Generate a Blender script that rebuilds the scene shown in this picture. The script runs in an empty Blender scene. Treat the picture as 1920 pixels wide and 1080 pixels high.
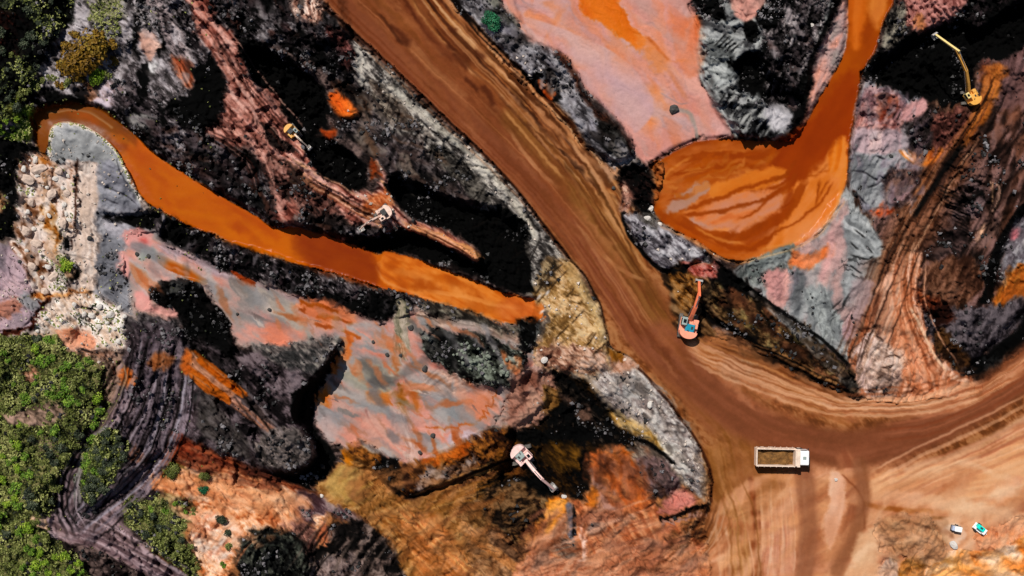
import bpy, bmesh, math, random
import numpy as np
from mathutils import Vector, Matrix, noise as mnoise
R = math.radians
C = bpy.context.scene.collection
SC = bpy.context.scene
random.seed(7)
# ------------------------------------------------------------------ camera, sky, sun
H = 170.0                       # flying height of the camera above the road level (m)
PX = 0.09                       # metres of ground per photo pixel
cam = bpy.data.cameras.new('camera'); cam.sensor_fit = 'HORIZONTAL'; cam.sensor_width = 36
cam.lens = 36 * H / (1920 * PX); cam.clip_start = 1; cam.clip_end = 6000
camo = bpy.data.objects.new('camera', cam); camo.location = (0, 0, H); C.objects.link(camo); SC.camera = camo
SUN_EL = 56.0; SH = Vector((0.50, -0.866, 0))      # shadows fall towards lower right
w = bpy.data.worlds.new('World'); SC.world = w; w.use_nodes = True
nt = w.node_tree; bg = nt.nodes['Background']
sky = nt.nodes.new('ShaderNodeTexSky'); sky.sky_type = 'NISHITA'; sky.sun_disc = False
sky.sun_elevation = R(SUN_EL); sky.sun_rotation = math.atan2(-SH.x, -SH.y)
nt.links.new(sky.outputs[0], bg.inputs[0]); bg.inputs[1].default_value = 0.05
sl = bpy.data.lights.new('sun', 'SUN'); sl.energy = 4.9; sl.angle = R(0.5); sl.color = (1, .95, .88)
so = bpy.data.objects.new('sun', sl); C.objects.link(so)
d = Vector((SH.x * math.cos(R(SUN_EL)), SH.y * math.cos(R(SUN_EL)), -math.sin(R(SUN_EL))))
so.rotation_euler = d.to_track_quat('-Z', 'Y').to_euler()
SC.view_settings.view_transform = 'Standard'; SC.view_settings.look = 'None'
SC.view_settings.exposure = 0; SC.view_settings.gamma = 1
KL = 1.36                       # light a level matt surface returns per unit of base colour

def W(px, py, z=0.0):
    s = PX * (H - z) / H
    return Vector(((px - 960) * s, -(py - 540) * s, z))

# ------------------------------------------------------------------ lattice of the ground
ST = 1.85
def axis(a, b):
    core = np.arange(a - 150, b + 150, ST)
    out = []; s = 2.2; p = core[-1]
    while p < b + 20000:
        p += s; out.append(p); s *= 1.09
    lo = []; s = 2.2; p = core[0]
    while p > a - 20000:
        p -= s; lo.append(p); s *= 1.09
    return np.array(lo[::-1] + list(core) + out, dtype=np.float32)
AX = axis(0, 1920); AY = axis(0, 1080)
NX, NY = len(AX), len(AY)
GX, GY = np.meshgrid(AX, AY)
rng = np.random.RandomState(11)
TB = rng.rand(8, 512, 512).astype(np.float32)
def vn(x, y, k=0):
    xi = np.floor(x).astype(np.int32); yi = np.floor(y).astype(np.int32)
    fx = x - xi; fy = y - yi; fx = fx * fx * (3 - 2 * fx); fy = fy * fy * (3 - 2 * fy)
    t = TB[k % 8]; x0 = (xi + 37 * k) & 511; x1 = (xi + 37 * k + 1) & 511; y0 = (yi + 91 * k) & 511; y1 = (yi + 91 * k + 1) & 511
    return (t[y0, x0] * (1 - fx) + t[y0, x1] * fx) * (1 - fy) + (t[y1, x0] * (1 - fx) + t[y1, x1] * fx) * fy
def fbm(x, y, k=0, n=3, g=.5):
    a = 0; s = 0; m = 1.0; ca, sa = .8, .6
    for i in range(n):
        a = a + m * vn(x, y, k + i); s += m; m *= g
        x, y = (x * ca - y * sa) * 2.03 + 11.3, (x * sa + y * ca) * 2.03 + 4.7
    return a / s
def sig(v, c): return .5 + .5 * np.tanh((v - .5) * c)
WXn = fbm(GX / 34, GY / 34, 1, 4, .6) - .5; WYn = fbm(GX / 34, GY / 34, 5, 4, .6) - .5
EG = (fbm(GX / 9, GY / 9, 3, 3, .65) - .5) * 2; EG2 = (fbm(GX / 22, GY / 22, 4, 3, .6) - .5) * 2
WXh = fbm(GX / 7, GY / 7, 2, 2) - .5; WYh = fbm(GX / 7, GY / 7, 6, 2) - .5

def pts(s): return np.array([[float(v) for v in q.split(',')] for q in s.split()], dtype=np.float32)
def chaikin(p, closed, n=2):
    for _ in range(n):
        if closed:
            q = np.roll(p, -1, 0); p = np.stack([p * .78 + q * .22, p * .22 + q * .78], 1).reshape(-1, 2)
        else:
            a, b = p[:-1], p[1:]
            m = np.stack([a * .78 + b * .22, a * .22 + b * .78], 1).reshape(-1, 2)
            m[0] = p[0]; m[-1] = p[-1]; p = m
    return p
def box(p, pad):
    i0, i1 = np.searchsorted(AX, [p[:, 0].min() - pad, p[:, 0].max() + pad])
    j0, j1 = np.searchsorted(AY, [p[:, 1].min() - pad, p[:, 1].max() + pad])
    return slice(j0, j1), slice(i0, i1)
def warped(sl_, warp):
    h = min(warp * .5, 5)
    return (GX[sl_] + WXn[sl_] * warp * 2 + WXh[sl_] * h, GY[sl_] + WYn[sl_] * warp * 2 + WYh[sl_] * h)
def sdf(p, x, y):
    """signed distance, positive inside"""
    d2 = np.full(x.shape, 1e9, np.float32); ins = np.zeros(x.shape, bool)
    q = np.roll(p, -1, 0)
    for (ax, ay), (bx, by) in zip(p, q):
        ex, ey = bx - ax, by - ay; L = ex * ex + ey * ey + 1e-9
        t = np.clip(((x - ax) * ex + (y - ay) * ey) / L, 0, 1)
        dx = x - ax - t * ex; dy = y - ay - t * ey
        np.minimum(d2, dx * dx + dy * dy, out=d2)
        if ay != by:
            c = ((ay > y) != (by > y)) & (x < ex * (y - ay) / (by - ay) + ax)
            ins ^= c
    dd = np.sqrt(d2)
    return np.where(ins, dd, -dd)
def line(p, x, y):
    """distance, arc length, signed side distance to an open polyline"""
    d2 = np.full(x.shape, 1e9, np.float32); u = np.zeros(x.shape, np.float32); v = u.copy(); acc = 0.
    for (ax, ay), (bx, by) in zip(p[:-1], p[1:]):
        ex, ey = bx - ax, by - ay; L = math.sqrt(ex * ex + ey * ey) + 1e-6
        t = ((x - ax) * ex + (y - ay) * ey) / (L * L); tc = np.clip(t, 0, 1)
        dx = x - ax - tc * ex; dy = y - ay - tc * ey; q = dx * dx + dy * dy
        m = q < d2; d2 = np.where(m, q, d2)
        u = np.where(m, acc + tc * L, u); v = np.where(m, (dx * ey - dy * ex) / L, v); acc += L
    return np.sqrt(d2), u, v
def sm(v, s):
    t = np.clip(v / (2 * s) + .5, 0, 1); return t * t * (3 - 2 * t)

COL = np.zeros((NY, NX, 3), np.float32)
Z = np.zeros((NY, NX), np.float32)            # broad relief (m)
DZ = np.zeros((NY, NX), np.float32)           # fine relief (m)
RO = np.full((NY, NX), .9, np.float32)        # roughness
OB = np.zeros((NY, NX), np.int16); NAMES = ['ground']
def pal(s): return np.array([[int(c[i:i + 2], 16) / 255 for i in (0, 2, 4)] for c in s.split()], dtype=np.float32)
def ramp(P_, t):
    n = len(P_) - 1
    if n == 0: return np.broadcast_to(P_[0], t.shape + (3,))
    f = np.clip(t, 0, .9999) * n; i = f.astype(int); f = (f - i)[..., None]
    return P_[i] * (1 - f) + P_[i + 1] * f
BLK = '000000 020202 060505'
AMP = dict(smooth=.04, rub=.55, coal=.9, streak=.2, veg=.5, mud=.03, crag=.5, rib=.45)
SEED = [0]
def texture(kind, x, y, ang, sc):
    SEED[0] += 1; k = SEED[0]; o = 53.7 * k
    a = R(ang); u = x * math.cos(a) + y * math.sin(a) + o; v = -x * math.sin(a) + y * math.cos(a) + o
    if kind == 'smooth': return sig(fbm(x / (38 * sc) + o, y / (38 * sc), k, 4, .5), 3.4)
    if kind == 'mud':    # soft, drawn out mottling
        return sig(.55 * fbm(u / (110 * sc), v / (22 * sc), k, 3) + .45 * fbm(x / (45 * sc) + o, y / (45 * sc), k + 1, 3), 5.5)
    if kind == 'rub':
        return sig(.4 * fbm(x / (42 * sc) + o, y / (42 * sc), k, 2) + .6 * fbm(u / (15 * sc), v / (7.5 * sc), k + 1, 3, .7), 8.5)
    if kind == 'coal':
        n = .45 * fbm(x / (36 * sc) + o, y / (36 * sc), k, 2) + .55 * fbm(u / (10 * sc), v / (5.5 * sc), k + 1, 3, .7)
        rd = 1 - np.abs(fbm(x / (17 * sc) + o, y / (17 * sc), k + 4, 3, .6) - .5) * 5
        t = np.clip(.7 * sig(n, 8) ** 1.15 + .36 * np.clip(rd, 0, 1) * sig(n, 5), 0, 1)
        s = vn(x / 5 + o, y / 5, k + 2); m = vn(x / 34 + o, y / 34, k + 3)
        return np.clip(t + np.clip((s - .84) * 7, 0, 1) * np.clip(m * 2.4 - .8, 0, 1), 0, 1)  # pale specks: grey stones and sunlit coal facets painted into the colour
    if kind == 'rib':
        wv = (fbm(x / 30, y / 30, k + 3, 2) - .5) * 16
        n = .55 * vn(u / (26 * sc), (v + wv) / (6.5 * sc), k) + .3 * vn(u / (13 * sc), (v + wv) / (4.5 * sc), k + 1) + .15 * vn(x / 40 + o, y / 40, k + 2)
        return sig(n, 8)
    if kind == 'streak':
        wv = (fbm(x / 60 + o, y / 60, k + 3, 2) - .5) * 14
        n = .55 * vn(u / (90 * sc), (v + wv) / (7 * sc), k) + .25 * vn(u / (50 * sc), (v + wv) / (3.4 * sc), k + 1) + .2 * fbm(x / (10 * sc) + o, y / (10 * sc), k + 2, 2)
        return sig(n, 5.0)
    if kind == 'crag':
        n = np.abs(fbm(u / (22 * sc), v / (9 * sc), k, 3, .6) - .5) * 2
        return sig(.25 + n * 1.1 + .3 * (vn(x / (5 * sc), y / (5 * sc), k + 2) - .5), 4)
    if kind == 'veg':
        return sig(.35 * fbm(x / 40 + o, y / 40, k, 2) + .65 * fbm(x / 8 + o, y / 8, k + 1, 2, .7), 6)
def put(sl_, m, P_, kind, t, rough=None, amp=None):
    m3 = m[..., None]; COL[sl_] = COL[sl_] * (1 - m3) + ramp(P_, t) * m3
    a = AMP[kind] if amp is None else amp
    DZ[sl_] = DZ[sl_] * (1 - m) + a * (t - .5) * m
    if rough is not None: RO[sl_] = RO[sl_] * (1 - m) + rough * m
def setname(sl_, m, name):
    if name is None: return
    if name not in NAMES: NAMES.append(name)
    OB[sl_] = np.where(m > .5, NAMES.index(name), OB[sl_])
def P(s, colours, kind='rub', ang=None, sc=1., soft=None, warp=8., op=1., name=None, rough=None, amp=None):
    if soft is None: soft = 3. if (kind == 'smooth' or colours.startswith(BLK)) else 6.5
    p = chaikin(pts(s), True); sl_ = box(p, warp * 1.5 + soft + 14)
    x, y = warped(sl_, warp); e = min(warp, 8) if warp > 2.6 else warp * .3
    if kind == 'smooth' and soft >= 3 and colours != BLK: soft = soft * 1.8; e *= 1.6
    if kind in ('rub', 'coal', 'veg') and name is None: name = 'ground'
    e = e * 1.5 + 1 if warp > 2.6 else e
    m = sm(sdf(p, x, y) + e * (.55 * EG[sl_] + .9 * EG2[sl_]), soft) * op
    if ang is None: ang = 115 if p[:, 0].mean() > 1360 else 42
    put(sl_, m, pal(colours), kind, texture(kind, GX[sl_], GY[sl_], ang, sc), rough, amp); setname(sl_, m, name)
def L(s, width, colours, kind='streak', sc=1., soft=2., warp=3., op=1., name=None, rough=None, amp=None, fade=0, dz=0):
    p = chaikin(pts(s), False, 3); sl_ = box(p, width + warp * 1.5 + soft + 6)
    x, y = warped(sl_, warp); dd, u, v = line(p, x, y)
    m = sm(width / 2 - dd, soft) * op
    if fade:
        tot = float(np.sqrt(((p[1:] - p[:-1]) ** 2).sum(1)).sum()); m = m * np.clip(np.minimum(u, tot - u) / fade, 0, 1)
    SEED[0] += 1; o = SEED[0] * 17.3; k = SEED[0]
    if kind == 'streak':
        v2 = v + (vn(u / 70 + o, v / 400, k) - .5) * 8
        n = .5 * vn(u / (150 * sc) + o, v2 / (9 * sc), k) + .3 * vn(u / (80 * sc) + o, v2 / (4.2 * sc), k + 1) + .2 * fbm(x / 14 + o, y / 14, k + 2, 2)
        t = sig(n, 5.5)
    else: t = texture(kind, GX[sl_], GY[sl_], 45, sc)
    put(sl_, m, pal(colours), kind, t, rough, amp); setname(sl_, m, name)
    if dz: DZ[sl_] += dz * m
def tracks(s, n, spread, colour, width=3.2, op=.6, warp=3, dz=-.1, seed=0):
    """n wheel ruts running roughly parallel along a line"""
    r = random.Random(seed + 5); p0 = pts(s)
    for i in range(n):
        off = (r.random() - .5) * spread; off2 = off + (r.random() - .5) * spread * .35
        q = []
        for j, (x, y) in enumerate(p0):
            a = p0[max(j - 1, 0)]; b = p0[min(j + 1, len(p0) - 1)]; tx, ty = b - a; l = math.hypot(tx, ty) + 1e-6
            f = j / (len(p0) - 1); o_ = off * (1 - f) + off2 * f
            q.append('%.1f,%.1f' % (x - ty / l * o_, y + tx / l * o_))
        c = colour.split(); L(' '.join(q), width * r.uniform(.7, 1.5), c[i % len(c)], 'smooth', soft=1.4, warp=warp, op=op * r.uniform(.6, 1), fade=40, dz=dz)
def blots(s, n, colours, ang, ln, wd, seed, op=.5, soft=8, only=None, spread=20):
    """elongated stains of differing soil inside an outline"""
    r = random.Random(seed); q = chaikin(pts(s), True); cs = colours.split(); lo = q.min(0); hi = q.max(0); k = 0; tries = 0
    reg = box(q, 20); big = sdf(q, GX[reg], GY[reg]); full = np.full((NY, NX), -99., np.float32); full[reg] = big
    while k < n and tries < n * 30:
        tries += 1; x = r.uniform(max(lo[0], -40), min(hi[0], 1960)); y = r.uniform(max(lo[1], -40), min(hi[1], 1120))
        if full[min(np.searchsorted(AY, y), NY - 1), min(np.searchsorted(AX, x), NX - 1)] < 4: continue
        k += 1; a = R(ang + r.gauss(0, spread)); l_ = ln * r.uniform(.4, 1.4); w_ = wd * r.uniform(.4, 1.4)
        sl_ = box(np.array([[x - l_, y - l_], [x + l_, y + l_]], np.float32), 14)
        xx, yy = warped(sl_, 10); u = (xx - x) * math.cos(a) + (yy - y) * math.sin(a); v = -(xx - x) * math.sin(a) + (yy - y) * math.cos(a)
        dd = (1 - np.sqrt((u / l_) ** 2 + (v / w_) ** 2)) * w_ + EG2[sl_] * 4
        m = sm(dd, min(soft, w_)) * op * r.uniform(.5, 1) * sm(full[sl_] - 2, 3)
        if only is not None: m = m * (OB[sl_] == NAMES.index(only))
        c = pal(r.choice(cs))[0]; COL[sl_] = COL[sl_] * (1 - m[..., None]) + c * m[..., None]
def HT(s, h, soft=14, warp=6, add=False, grow=0):
    """broad relief: a table at height h with side slopes 2*soft wide"""
    p = chaikin(pts(s), True); sl_ = box(p, warp * 1.5 + soft + grow + 6)
    x, y = warped(sl_, warp); m = sm(sdf(p, x, y) + grow, soft)
    if add: Z[sl_] += h * m
    else: Z[sl_] = Z[sl_] * (1 - m) + h * m
def HL(s, width, h, soft=8, warp=4):
    p = chaikin(pts(s), False, 3); sl_ = box(p, width + soft + warp * 2)
    x, y = warped(sl_, warp); dd, u, v = line(p, x, y); Z[sl_] += h * sm(width / 2 - dd, soft)
# ------------------------------------------------------------------ what the ground is made of (colour zones, some painted shade)
t0 = texture('rub', GX, GY, 0, 1.0)
COL[:] = ramp(pal('140d0c 3c302e 7a6660'), t0); DZ[:] = .5 * (t0 - .5)
COAL = '000000 060405 241e20 5c5456 a8a0a2'
COALD = '000000 020202 0c0a0b 2c2628 7c7678'
P('-300,-300 700,-300 640,0 480,60 420,420 0,480 -300,480', COAL, 'coal', warp=10)
UNDER = [('-300,280 70,230 200,230 300,390 300,440 260,600 240,660 -300,660', '5c4c44 9c8c84 b8a8a0'),
 ('230,430 310,440 480,520 740,570 1010,590 1060,700 960,830 780,900 640,860 560,740 640,650 440,660 380,560 240,620', '6c6460 98867e b08c80'),
 ('980,470 1070,460 1150,640 1280,720 1360,900 1340,1000 1190,930 1130,780 1020,710', '4c4038 84766a a89480'),
 ('560,860 960,860 1340,900 1420,1200 300,1200 260,900', '3c2414 7c5030 a87044'),
 ('1580,140 1760,170 1840,110 2300,60 2300,700 1700,760 1560,700', '20130e 54382c 80604c'),
 ('1290,-300 1600,-300 1500,270 1370,262', '28282a 5c5c5e 888a8a'),
 ('640,90 700,90 1060,470 1080,580 1000,580 900,400 640,230', '24201e 5c5650 8c857c'),
 ('830,-60 900,-60 1200,260 1340,500 1250,520 1150,340', '2a2422 5c5450 8a8480')]
for s_, c_ in UNDER: P(s_, c_, 'rub', soft=8, warp=10)
# ---- upper left: grey waste, coal benches
P('150,-40 250,-40 300,-20 330,30 350,72 366,110 368,160 350,180 305,192 280,160 268,130 240,140 215,160 180,160 150,185 60,168 70,120 98,80 130,50', '2c2828 6c6466 948c8e b4acb0', 'rub', warp=7, sc=.7)
P('165,-30 230,-30 232,40 226,80 180,60', '2c2c20 6c6a54 9a9478', 'rub', warp=8, soft=10)
P('262,-30 300,-10 345,62 362,108 330,120 300,60 282,20', '1c1818 7c7072 9c8c8c c0b4b4', 'rub', warp=5, soft=4, sc=.8)
P('243,22 262,10 282,16 280,46 266,60 250,46', '000000 100c0c c0b8b8', 'coal', warp=4, sc=.6)
P('300,196 220,150 170,152 158,175 175,200 215,203 260,205', '7c6868 b09c9c c8b8c4', 'rub', warp=5)
P('152,158 172,150 190,160 176,196 158,186', '5a3820 9c7460 b48c78', 'rub', warp=5, soft=6)
P('262,60 272,52 284,58 296,76 298,104 290,112 270,112 262,90', 'b48878 d4a898 e8ccc0', 'smooth', warp=3, soft=3)
P('246,28 258,40 262,70 262,112 256,114 250,70', BLK, 'smooth', warp=2)
P('294,32 304,60 308,104 303,116 298,110 300,80', BLK, 'smooth', warp=2)
P('262,118 276,110 282,140 276,205 262,206 258,160', BLK, 'smooth', warp=4)  # upright black shadow painted into the ground colour
P('276,118 298,116 306,130 288,146 276,136', '8c8888 d8d4d4', 'rub', warp=3)
P('322,104 345,106 362,122 366,164 350,168 342,150 325,128', '3c1808 a05030 d08868', 'streak', 65, warp=3, sc=.6)
P('-200,-200 70,-200 84,0 70,14 40,40 20,90 0,100 -200,120', '0a0402 3c1208 7a2c10', 'rub', warp=10, soft=8)
P('-200,-60 22,-60 22,4 8,40 -6,50 -200,60', '8a4828 b47850 d89878', 'rub', warp=4)
P('365,118 398,100 418,128 424,170 408,200 422,232 380,250 345,268 322,240 302,224 292,202 345,182 372,160', BLK, 'smooth', warp=5)
P('380,-60 620,-60 626,40 650,70 682,130 660,164 616,150 584,112 556,100 500,82 450,76 420,44', '000000 060405 3a3436 8a8486', 'coal', warp=7)
P('546,-40 604,-40 606,20 600,44 560,50 548,30', '2c1008 9a7060 d8b8a8 ecd8cc', 'streak', 82, warp=3, sc=.5)
P('606,50 640,52 668,100 664,132 640,124 620,90', '180808 4a2420 8a5c58', 'rub', warp=5, sc=.7)
P('560,62 600,56 630,90 640,110 620,122 590,110 566,92', '000000 100c0e 5a5052', 'coal', warp=5)
# ---- green edge, upper left
P('-300,-60 84,-60 140,-40 150,0 128,44 104,84 66,140 58,170 34,202 18,250 -20,290 -300,300', '000000 020403 0c1008 2c3424 5a5c48', 'coal', warp=9)
P('-300,0 60,20 40,60 50,90 20,120 -300,160', '000000 160805 4a1c10', 'coal', warp=9, soft=10)
P('108,142 60,168 40,196 30,240 -10,268 -300,300 -300,250 0,240 20,190 54,160', '101808 4a4c20 8c8840 6c8a28', 'veg', warp=6, name='ground')
P('52,196 70,208 66,250 50,268 -20,300 -20,240 20,232', '141c06 54701c 8aa03a', 'veg', warp=5)
P('-300,220 24,222 28,242 0,262 -300,262', '3c3638 847c80 a49ca0', 'rub', warp=5)
P('98,192 120,178 150,178 154,160 166,170 160,196 110,200 86,204 78,230 76,272 60,264 62,226', BLK, 'smooth', warp=3)
# ---- pink brown coal bench with its tracks
BENCH = '3c140c 8a5044 b47868 d4a094'
P('352,-40 384,-40 400,34 440,58 456,104 470,140 492,160 524,182 540,220 566,248 600,286 566,330 560,420 500,420 512,372 505,332 488,298 470,272 446,278 400,256 384,240 420,232 424,190 430,160 412,112 384,82 362,50', BENCH, 'streak', 50, warp=6, sc=.8)
P('400,60 440,70 470,140 540,200 566,262 600,300 560,330 540,400 512,400 506,330 470,280 400,262 390,244 424,226 434,170 410,110', '1c0806 8a5a50 c08c80 dcb0a4', 'rub', warp=8, sc=.9, op=.55)
P('470,180 520,176 520,262 480,268 456,230', '6a3c30 b4786c d8a498', 'streak', 45, warp=5, sc=.7, op=.7)
P('560,250 590,282 640,330 690,368 716,342 706,318 694,296 716,300 720,338 738,364 744,384 768,412 800,420 832,430 880,456 905,480 900,494 882,488 840,462 790,438 768,420 748,430 702,424 652,418 640,402 598,388 566,372 540,356 520,330 500,300 530,280', BENCH + ' d89c70', 'streak', 35, warp=4, sc=.8)
P('690,372 736,350 742,384 724,404 700,412 672,404', '8a4018 bc6c40 dca078', 'rub', warp=4)
P('694,296 706,300 712,330 696,345', '6c2808 b04c14', 'smooth', warp=3)
P('500,288 540,298 600,352 640,392 632,408 560,392 506,352 486,310', '000000 1c0c0a 5a3830 9a746a', 'coal', warp=6, op=.75)
L('425,110 470,190 495,260 512,330 506,400', 12, '8a5a4e c09488 dcb4a8', sc=.5, op=.6, fade=40)
L('560,330 620,366 690,402 730,424', 10, 'b07050 dca888', sc=.5, op=.6, fade=30)
L('768,424 830,446 902,486', 18, 'a04c30 d08c6c c88850', sc=.7, soft=3)
P('606,240 628,238 632,258 618,266 606,258', '8a3008 c85c20', 'smooth', warp=2)
# ---- coal faces between the channel and the bench
P('214,158 290,186 352,240 420,272 472,282 500,330 508,372 498,406 560,424 640,424 720,430 720,478 640,452 560,432 502,424 430,376 350,322 290,286 240,240 214,208', COAL, 'coal', warp=6)
P('340,262 420,284 480,330 500,372 480,398 430,372 372,330 330,300', COALD, 'coal', warp=6, op=.8)
P('232,212 262,214 300,212 284,252 246,236', '2c2a2a 7c7876 9c9896', 'smooth', warp=2)
P('246,234 284,252 296,262 270,266 250,250', BLK, 'coal', warp=3)
P('322,246 352,262 350,286 380,320 372,330 340,296 318,270', '000000 201c1e 9a9498 c8c4c8', 'coal', warp=5)
# black pits
P('450,76 482,80 520,100 560,124 600,150 614,180 620,228 602,236 596,262 640,264 668,290 690,318 692,346 672,364 640,356 600,332 578,300 566,262 552,244 534,214 520,172 482,158 464,130 448,98', BLK, 'coal', warp=5)
P('486,228 500,228 530,264 550,268 560,292 520,286 496,256', BLK, 'coal', warp=3, op=.8)
# slope between pits and the haul road
P('640,200 660,160 680,130 720,150 760,190 820,250 880,320 920,390 860,404 800,392 748,372 728,330 700,300 680,270 646,262 632,240', '060404 2c2628 5c5252 8c8280', 'rub', warp=8, sc=.8)
P('664,70 700,110 744,160 792,206 842,246 892,276 932,312 972,362 1004,404 1030,452 1060,486 1084,540 1004,570 996,520 992,470 984,422 952,396 912,384 892,350 862,322 812,296 780,262 740,246 700,210 676,160 664,124', '2a2624 6c6662 9a948e c4bcb0', 'rub', warp=5, sc=.75, soft=5)
P('690,148 720,160 760,200 780,240 742,236 706,200', '3c3028 84786c a89c8c', 'rub', warp=6, sc=.8)
L('715,150 790,214 880,284 940,340 990,420 1010,470', 12, '9c948a c8c0b0 b4b0a4', sc=.7, soft=4, op=.7, fade=40)
P('800,270 850,282 900,330 926,380 890,372 850,330 806,300', '0a0808 3c3834 706a62', 'coal', warp=6)
P('617,166 638,170 664,196 673,216 660,226 640,222 622,204', 'c05010 e86c20 f08440', 'smooth', warp=2.5)
P('612,140 650,150 700,190 700,220 674,214 664,192 638,168 616,162', '080404 301c14 5c4430', 'rub', warp=4)
P('664,262 720,250 790,300 810,340 740,330 700,300', '000000 1a1416 443a3c 7a6e70', 'coal', warp=8, op=.8)
for k_ in range(15):
    x_ = 700 + k_ * 15; y_ = 232 + k_ * 11
    L('%d,%d %d,%d %d,%d' % (x_, y_, x_ - 9, y_ + 30, x_ - 26, y_ + 66), 5, '040303 141010' if k_ % 2 else '3c3434 6c6260', 'rub', soft=3, warp=6, op=.7, fade=16, dz=-.25 if k_ % 2 else .1)
P('730,320 792,338 850,376 902,396 942,388 972,402 990,430 992,480 996,524 1006,552 962,544 902,522 850,502 790,482 740,472 690,478 650,470 640,448 690,446 730,436 750,426 790,440 840,466 880,492 904,498 906,478 880,454 832,428 800,416 768,408 742,378 724,346', BLK, 'coal', warp=4)
# ---- orange slurry channel
CH = '60,215 80,203 112,196 152,197 188,205 218,225 252,252 282,284 322,310 372,343 422,372 480,405 505,424 530,430 550,424 600,438 650,454 692,472 716,478 722,470 780,484 842,510 902,532 952,552 1002,560 1022,576 1016,596 990,609 950,606 902,592 852,576 782,556 722,542 662,522 602,506 542,490 482,474 440,458 400,442 350,422 300,396 268,374 250,340 234,308 216,276 190,256 152,234 112,229 96,240 92,272 84,296 70,280 72,240'
P(CH, 'b84e00 c05800 c45e00', 'mud', 35, soft=2.2, warp=2.5, name='slurry_channel', rough=.45, amp=.01)
P('60,205 112,190 188,200 230,232 262,262 240,300 190,258 150,234 110,230 96,240 92,300 66,290', '582c00 6c3400 80440c', 'smooth', soft=3, warp=2, op=.9, amp=.01)
L('90,210 130,205 170,210 210,238', 5, '8c5c3c c09878', sc=.4, op=.5)
P('240,262 300,306 380,356 470,408 500,440 470,470 400,440 300,394 262,366 240,310', 'b45000 c05c00', 'mud', 35, soft=10, warp=3, op=.8, amp=.01)
P('430,420 500,430 560,450 600,490 540,488 440,456 400,436', 'b85800 c86400 c05c00', 'mud', 25, soft=14, op=.7, amp=.01)
P('556,430 610,444 700,476 712,500 708,540 640,516 590,502 550,470', '802a00 8c3200 9a4000', 'mud', 20, soft=16, warp=4, amp=.01)
P('722,470 782,485 842,511 902,533 952,553 1002,561 1022,577 1014,598 988,610 950,607 902,593 852,577 790,558 740,548 712,520 704,494', 'a84808 c45c10 d87420 e08838', 'mud', 30, sc=.5, soft=2.5, warp=3, rough=.6, amp=.03)
blots('722,476 842,514 1002,562 1014,598 950,604 790,556 716,524', 34, 'a04000 b44c00 d87828 e08c40 c05808', 25, 30, 7, 51, .7, 5)
L('795,545 860,552 930,572 1000,580', 8, 'd88030 e89850', sc=.5, op=.6, fade=30)
L('706,500 722,530 790,556 860,578 950,606 992,608', 4, 'e09050', 'smooth', op=.5, warp=2)
P('940,550 1000,560 1020,575 1010,600 960,606 930,590', 'a03c10 c45c24 d87838', 'mud', 40, sc=.4, warp=6, soft=10, op=.6, amp=.03)
# ---- left: pale silt and rubble
P('-300,264 60,258 78,284 46,310 33,350 34,420 22,452 -300,452', BLK + ' 201c1c', 'coal', warp=5)
P('-300,350 10,356 20,388 -4,398 -300,398', '8a5c38 d8b890 e8d8b8', 'rub', warp=3)
P('-300,450 22,452 52,480 62,520 92,560 86,592 50,622 0,626 -300,640', '746a70 a89098 bca0a4', 'mud', 100, warp=5)
P('30,310 46,292 78,284 104,304 144,306 150,380 142,440 116,450 116,540 104,562 60,548 44,500 24,462 28,430 36,380', '5c3418 c09c88 dcc4b8 e8dcd4', 'rub', warp=5, sc=1.2, amp=.35)
P('84,380 108,386 110,440 112,480 96,470 84,440 66,420', '6a3800 8c5010 c08040', 'rub', warp=4, sc=.6)
P('78,290 84,300 90,345 78,330 74,300', '8a4c10 b06c28', 'smooth', warp=3)
P('98,232 144,229 190,256 216,280 232,320 250,346 266,382 242,396 188,390 180,330 186,302 150,302 100,304 88,292 94,268', '74767a 9a9c9e bcbcc0', 'smooth', warp=2.5, soft=2)
L('96,290 93,262 98,237 122,230 150,233 190,257 214,280 232,314 262,374', 4.5, 'd8c8b8 ece0d4', 'smooth', soft=1.5, warp=2)
P('186,310 214,306 236,344 262,386 240,394 188,388', '4a464e 6e6a74 8c8894', 'streak', 20, warp=3)
P('186,350 230,352 262,388 240,396 188,388', '6c6c72 908e94 a8a6ac', 'streak', 20, warp=3, sc=.7, soft=5)
P('150,312 184,300 187,392 178,420 186,452 178,520 172,560 152,546 142,500 140,440 146,380', 'b8a090 d4bcae e4d4c8', 'streak', 88, warp=3, soft=2)
L('146,300 144,360 141,430 138,470', 3.5, '140a08 3c1c10', 'smooth', op=.85, warp=3)
P('-300,565 20,568 50,560 44,588 10,602 -300,606', '9c6450 c87c58', 'mud', 0, soft=6, warp=3, op=.8)
P('40,545 70,548 84,560 70,586 44,580', '7c7a7c a09ca0', 'smooth', warp=3)
L('-80,632 0,626 40,622 62,602 84,570 92,558', 9, '1a0402 3a1408 5c2814', sc=.5, warp=2, dz=-.5)
P('112,430 134,432 136,450 130,470 114,462', BLK, 'coal', warp=3)
P('55,548 120,545 170,548 166,562 60,562', '7c3c08 c88040 e8b480', 'rub', warp=4, sc=.6)
P('56,622 76,590 102,562 150,552 200,562 236,592 240,622 228,656 190,652 150,656 116,648 100,640', 'c0a088 e0c8b8 f4ece4', 'rub', warp=5, amp=.4)
P('112,618 150,620 184,636 176,656 140,660 116,650', 'b07050 d89070 e8ac90', 'smooth', warp=4)
P('60,628 112,640 160,664 186,650 230,664 234,690 180,700 150,676 100,640 50,640', '8a6450 b48870 c4a090', 'rub', warp=5)
P('178,394 262,404 300,430 290,462 232,482 240,520 252,594 236,590 200,560 178,550 178,520 188,452 178,420', '5a5a60 84848a a8a4a8', 'mud', 110, warp=4)
P('180,398 232,404 300,394 302,430 286,434 242,422 192,412', BLK, 'smooth', warp=2)
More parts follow.
